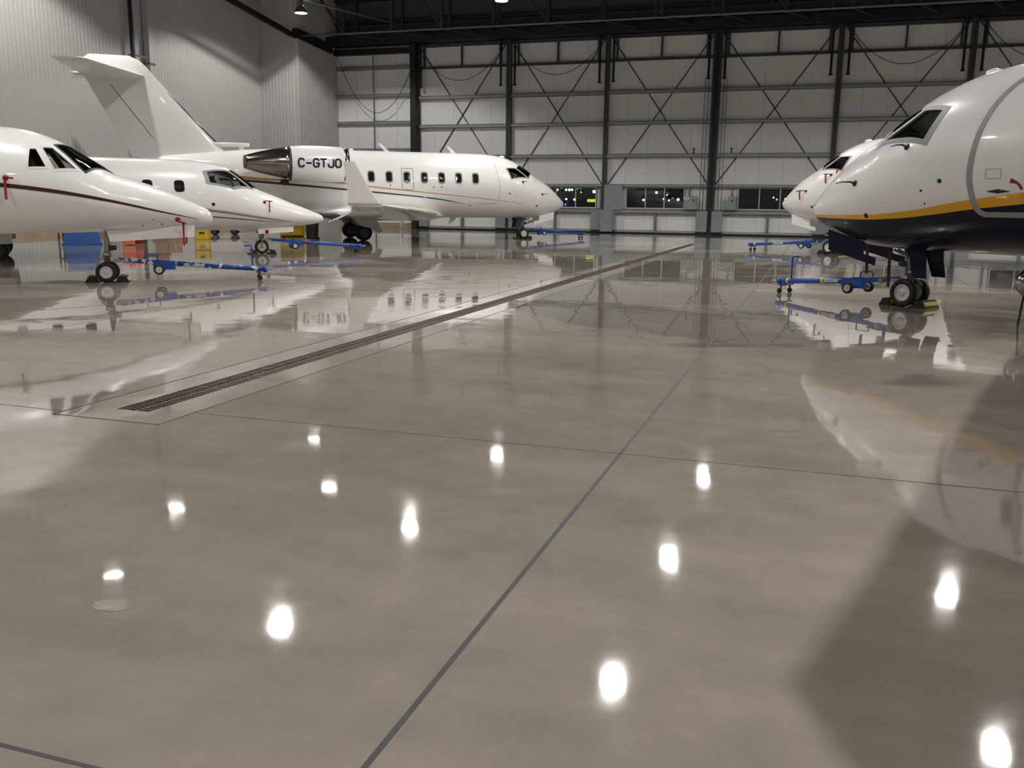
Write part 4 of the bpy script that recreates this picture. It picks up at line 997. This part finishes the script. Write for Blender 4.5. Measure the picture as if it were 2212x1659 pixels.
# ================================================================== TOW BARS, CHOCKS AND GROUND GEAR
def tow_bar(loc, th, ln, style, label, handle=True):
    """wheeled tow bar: head at the nose gear (local x=0), hitch eye at x=ln; local x runs along the bar"""
    e = empty('tow_bar', (loc[0], loc[1], 0), math.radians(th)); tag(e, label, 'tow bar')
    blue = 'tow_blue_worn' if style == 'worn' else 'tow_blue'
    zh, ze = .42, .215
    def Z(x): return zh + (ze - zh) * (x - .2) / (ln - .2)
    MB().tube([(.75, 0, Z(.75)), (ln - .02, 0, Z(ln))], .052, 16).build('shaft', blue, e, True)
    MB().bar((.10, 0, zh + .02), (.85, 0, Z(.85)), .10, .085).build('head_arm', blue if style != 'yellow' else 'tow_blue', e)
    MB().bar((.02, .09, zh), (.20, .07, zh), .03, .06).bar((.02, -.09, zh), (.20, -.07, zh), .03, .06).bar((.16, -.10, zh), (.16, .10, zh), .06, .06).build('head_fork', 'steel', e)
    MB().tube([(ln - .06, 0, ze), (ln + .02, 0, ze)], .066, 14).build('hitch_collar', blue, e, True)
    MB().tube([(ln, 0, ze), (ln + .10, 0, ze)], .018, 8).lathe([(.03, -.012), (.045, -.012), (.045, .012), (.03, .012)], (ln + .13, 0, ze), 'z', 14, True).build('hitch_eye', 'steel', e, True)
    # transport wheels
    xw = .88; rw = .105; zw = Z(xw) - .12
    MB().box((xw - .12, -.06, zw - .02), (xw + .30, .06, Z(xw) + .03)).tube([(xw, -.33, zw), (xw, .33, zw)], .022, 8).build('axle_frame', 'tow_blue', e)
    for y in (-.30, .30):
        w = tyre(rw, .075).build('transport_wheel', 'tyre', e, True); w.location = (xw, y, zw)
        hub(rw, .075, 4).build('wheel_hub', 'hub_white', w)
    h = Z(xw - .1)
    MB().tube([(xw - .28, 0, h + .03), (xw - .28, 0, h + .13), (xw - .25, 0, h + .155), (xw - .06, 0, h + .155), (xw - .03, 0, h + .13), (xw - .03, 0, h + .03)], .012, 8).build('carry_handle', 'tow_blue' if style != 'red' else 'black_rubber', e, True)
    # casters
    MB().bar((ln - .16, -.17, ze - .055), (ln - .16, .17, ze - .055), .09, .02).build('caster_bracket', 'tow_blue', e)
    for y in (-.12, .12):
        c = MB().bar((ln - .16, y, ze - .06), (ln - .14, y * 1.25, .05), .035, .02).build('caster_fork', 'caster_brown', e)
        MB().lathe([(0, -.016), (.048, -.016), (.048, .016), (0, .016)], (ln - .14, y * 1.25, .048), 'y', 14).build('caster_wheel', 'black_rubber', c)
    if handle:
        MB().tube([(ln - .28, 0, Z(ln - .28)), (ln - .28, 0, .66), (ln - .29, 0, .695), (ln - .33, 0, .705), (ln - .43, 0, .705)], .017, 8).build('lift_handle', 'tow_blue', e, True)
    for k, x in enumerate({'yellow': (ln - .22, ln - 1.0, .42), 'red': (1.15, ln - .35), 'worn': ()}.get(style, ())):
        MB().tube([(x - .03, 0, Z(x - .03)), (x + .03, 0, Z(x + .03))], .056 if x > .75 else .06, 14).build('band', 'tow_yellow' if style == 'yellow' else 'tow_red', e, True)
    if style == 'red': MB().tube([(1.02, 0, Z(1.02)), (1.30, 0, Z(1.30))], .0545, 14).build('band', 'tow_red', e, True)
    if style == 'yellow':
        for sg in (1, -1):
            x0 = ln - 1.35
            p = MB().prism([(x0, sg * .053, Z(x0) - .03), (x0 + .30, sg * .053, Z(x0 + .3) - .03), (x0 + .30, sg * .053, Z(x0 + .3) + .03), (x0, sg * .053, Z(x0) + .03)], (0, .004, 0)).build('decal', 'decal_white', e)
            m = MB()
            for k in range(5): m.bar((x0 + .10 + k * .034, sg * .056, Z(x0 + .1 + k * .034) - .016), (x0 + .12 + k * .034, sg * .056, Z(x0 + .1 + k * .034) + .014), .008, .003, (0, 1, 0))
            m.build('decal_print', 'navy_stripe', p)
    return e
tow_bar((1.5 - .8 * .12, 16.79 + .6 * .12), 143, 2.62, 'yellow', 'blue tow bar with yellow bands hitched to the navy and yellow jet')
tow_bar((0.40 - .866 * .1, 34.1 + .5 * .1), 156, 3.05, 'yellow', 'blue tow bar with yellow bands hitched to the plain white jet', False)
tow_bar((-13.51 + .82 * .1, 14.95 + .57 * .1), 36, 2.98, 'worn', 'blue tow bar with worn paint hitched to the maroon-striped jet')
tow_bar((-16.41 + .707 * .1, 24.75 + .707 * .1), 40, 3.0, 'red', 'blue tow bar with red bands hitched to the slim pointed-nose jet', False)
tow_bar((-13.2 + .79 * .1, 41.2 + .61 * .1), 40, 3.05, 'plain', 'plain blue tow bar hitched to the lettered jet near the doors', False)

def chock(loc, th, label, stripe='tow_yellow', sc=1.0):
    e = empty('wheel_chock', (loc[0], loc[1], 0), math.radians(th)); e.scale = (sc, sc, sc); tag(e, label, 'wheel chock', 'rubber wheel chocks')
    MB().prism([(-.13, 0, 0), (.13, 0, 0), (.06, 0, .12), (-.05, 0, .13)], (0, .42, 0)).build('chock_block', 'black_rubber', e)
    MB().prism([(.115, 0, .035), (.125, 0, .02), (.09, 0, .075), (.083, 0, .085)], (0, .36, 0)).prism([(-.115, 0, .05), (-.108, 0, .03), (-.078, 0, .09), (-.084, 0, .105)], (0, .36, 0)).build('chock_stripe', stripe, e)
def chocks(loc, th, r, who, side=0.0):
    t = math.radians(th); d = Vector((math.cos(t), math.sin(t), 0)); n = Vector((-d.y, d.x, 0))
    for s, w in ((-1, 'behind'), (1, 'ahead of')):
        p = Vector((loc[0], loc[1], 0)) + d * s * (r + .10) + n * side; chock(p, th, 'black rubber chock %s the nose wheels of the %s' % (w, who))
chocks((1.5, 16.79), 143, .20, 'navy and yellow jet'); chocks((0.40, 34.1), 150, .20, 'plain white jet'); chocks((-13.51, 14.95), 35, .18, 'maroon-striped jet')
chocks((-16.41, 24.75), 45, .19, 'slim pointed-nose jet'); chocks((-13.2, 41.2), 38, .2, 'lettered jet')

# clutter along the left wall
def cabinet(loc, rz, w, d, h, m, name, label, cat):
    e = empty(name, (loc[0], loc[1], 0), rz); tag(e, label, cat)
    MB().box((-w / 2, -d / 2, .04), (w / 2, d / 2, h)).build('body', m, e)
    MB().box((-w / 2 + .03, -d / 2 - .02, .08), (-.01, -d / 2, h - .04)).build('door', m, e); MB().box((.01, -d / 2 - .02, .08), (w / 2 - .03, -d / 2, h - .04)).build('door', m, e)
    MB().box((-.06, -d / 2 - .04, h * .5), (-.03, -d / 2 - .02, h * .62)).build('handle', 'black_steel', e)
    MB().box((-w / 2 + .04, -d / 2 + .04, 0), (w / 2 - .04, d / 2 - .04, .04)).build('plinth', 'black_steel', e)
    return e
cabinet((-23.0, 37.2), math.radians(25), 1.05, .6, 1.15, 'yellow_box', 'yellow_cabinet', 'yellow steel cabinet behind the slim jet nose', 'cabinet')
e = empty('trash_bin', (-20.2, 34.2, 0)); tag(e, 'tall black trash bin behind the slim jet nose', 'trash bin')
MB().lathe([(.24, .03), (.30, 1.0), (.33, 1.0), (.33, 1.06), (.27, 1.06), (.22, .08), (0, .06)], (0, 0, 0), 'z', 20).build('bin_body', 'bin_black', e)
MB().tube([(-.2, .22, .06), (.2, .22, .06)], .05, 8).build('bin_wheels', 'black_rubber', e)
e = empty('bollard', (-24.2, 51.4, 0)); tag(e, 'white bollard at the edge of the door opening', 'bollard')
MB().lathe([(.11, 0), (.11, .78), (.09, .84), (0, .86)], (0, 0, 0), 'z', 16).build('post_tube', 'label_white', e, True)
MB().lathe([(.16, 0), (.16, .03), (.11, .03)], (0, 0, 0), 'z', 16).build('base_plate', 'galvanised', e)
# equipment cart with wheels under the slim jet
e = empty('equipment_cart', (-26.7, 37.3, 0), math.radians(30)); tag(e, 'low white equipment cart with black wheels seen under the slim jet', 'cart')
MB().box((-.75, -.45, .22), (.75, .45, .75)).build('cart_body', 'white_paint_flat', e)
MB().tube([(.75, 0, .3), (1.2, 0, .45)], .03, 8).build('draw_bar', 'black_steel', e)
for x in (-.45, .45):
    for y in (-.42, .42):
        w = tyre(.16, .1).build('cart_wheel', 'tyre', e, True); w.location = (x, y, .16); hub(.16, .1, 4).build('wheel_hub', 'hub_dark', w)
# yellow crates
for (x, y, z, lab) in ((-24.3, 32.4, 0, 'lower yellow crate stacked behind the maroon-striped jet nose'), (-24.3, 32.4, .42, 'upper yellow crate stacked behind the maroon-striped jet nose')):
    e = empty('yellow_crate', (x, y, z), math.radians(30)); tag(e, lab, 'crate', 'yellow crates')
    m = MB()
    for (a, b) in (((-.30, -.22, 0), (.30, .22, .03)), ((-.30, -.22, 0), (-.27, .22, .40)), ((.27, -.22, 0), (.30, .22, .40)), ((-.30, -.22, 0), (.30, -.19, .40)), ((-.30, .19, 0), (.30, .22, .40))): m.box(a, b)
    m.build('crate_shell', 'yellow_box', e); MB().box((-.10, -.235, .24), (.10, -.22, .31)).build('crate_handle', 'black_steel', e)
# cartons on a pallet
e = empty('pallet', (-25.2, 31.4, 0), math.radians(35)); tag(e, 'wooden pallet with cartons behind the maroon-striped jet nose', 'pallet')
for k in range(5): MB().box((-.55 + k * .24, -.45, .10), (-.40 + k * .24, .45, .13)).build('board', 'cardboard', e)
for y in (-.4, 0, .4): MB().box((-.55, y - .05, 0), (.57, y + .05, .10)).build('runner', 'cardboard', e)
for (x, y, z, s, lab) in ((-.25, 0, .13, .5, 'brown carton at the left of the pallet'), (.28, .05, .13, .46, 'brown carton at the right of the pallet'), (-.2, 0, .60, .38, 'brown carton on top of the pallet stack')):
    a = math.radians(35); o = MB().box((-s / 2, -s / 2, 0), (s / 2, s / 2, s * .9)); b = empty('carton', (-25.2 + x * math.cos(a) - y * math.sin(a), 31.4 + x * math.sin(a) + y * math.cos(a), z), a)
    o.build('carton_body', 'cardboard', b); MB().box((-.03, -s / 2 - .003, 0), (.03, s / 2 + .003, s * .9 + .003)).build('tape', 'tan_curb', b); tag(b, lab, 'carton', 'cartons on the pallet')
# orange box and grey rack
e = empty('orange_case', (-23.4, 27.0, 0), math.radians(40)); tag(e, 'orange-red case standing behind the maroon-striped jet nose wheel', 'case')
MB().box((-.22, -.18, .03), (.22, .18, .62)).build('case_body', 'orange_box', e); MB().box((-.23, -.19, .60), (.23, .19, .68)).build('case_lid', 'orange_box', e)
MB().tube([(-.1, -.2, .5), (-.08, -.23, .5), (.08, -.23, .5), (.1, -.2, .5)], .012, 6).build('case_handle', 'black_steel', e)
e = empty('workbench', (-28.0, 33.5, 0), math.radians(88)); tag(e, 'dark low workbench along the left wall under the jets', 'workbench')
MB().box((-1.1, -.3, .78), (1.1, .3, .86)).build('bench_top', 'dark_metal', e)
for x in (-1.0, 1.0):
    for y in (-.25, .25): MB().box((x - .04, y - .04, 0), (x + .04, y + .04, .78)).build('leg', 'galvanised', e)
# blue tote with red and white panels, left
e = empty('blue_tote', (-24.9, 26.4, 0), math.radians(44)); tag(e, 'big blue tote tapering upward behind the maroon-striped jet', 'tote')
MB().add([(-.62, -.35, .03), (.62, -.35, .03), (.62, .35, .03), (-.62, .35, .03), (-.48, -.26, .85), (.48, -.26, .85), (.48, .26, .85), (-.48, .26, .85)], [(3, 2, 1, 0), (4, 5, 6, 7), (0, 1, 5, 4), (1, 2, 6, 5), (2, 3, 7, 6), (3, 0, 4, 7)]).build('tote_body', 'blue_box', e)
MB().box((-.52, -.30, .85), (.52, .30, .91)).build('tote_lid', 'blue_box', e); MB().box((-.66, -.38, 0), (.66, .38, .05)).build('tote_base', 'blue_box', e)
e = empty('red_drum', (-24.2, 28.3, 0)); tag(e, 'red drum beside the blue tote', 'drum')
MB().lathe([(.27, 0), (.27, .28), (.285, .29), (.27, .30), (.27, .60), (.285, .61), (.27, .62), (.27, .9), (.25, .9), (.25, .88), (0, .88)], (0, 0, 0), 'z', 20).build('drum_body', mat('drum_red', (0.45, 0.03, 0.03), 0.45), e, True)
MB().lathe([(.03, .88), (.03, .91), (0, .91)], (.15, 0, 0), 'z', 10).build('bung', 'black_steel', e)
# step stand with two dark uprights
e = empty('step_stand', (-29.0, 30.2, 0), math.radians(60)); tag(e, 'grey step stand with dark uprights at far left', 'stand')
for x in (-.4, .4):
    for y in (-.3, .3): MB().tube([(x, y, 0), (x, y, 1.25)], .03, 8).build('upright', 'dark_metal', e)
for z in (.4, .8, 1.2): MB().box((-.42, -.32, z), (.42, .32, z + .03)).build('tread', 'galvanised', e)
# polished stand-in for an unidentified rounded object at the right edge
e = empty('metal_object', (3.05, 14.6, 0), math.radians(20)); tag(e, 'rounded polished metal object of unknown kind on legs at the right edge under the navy jet', 'metal object')
MB().lathe([(0, -.42), (.10, -.40), (.19, -.30), (.22, -.12), (.22, .12), (.19, .30), (.10, .40), (0, .42)], (0, 0, .62), 'x', 22).build('tank', 'chrome', e, True)
for x in (-.2, .2):
    for y in (-.14, .14): MB().tube([(x, y, .5), (x * 1.1, y * 1.3, 0)], .015, 6).build('leg', 'dark_metal', e)
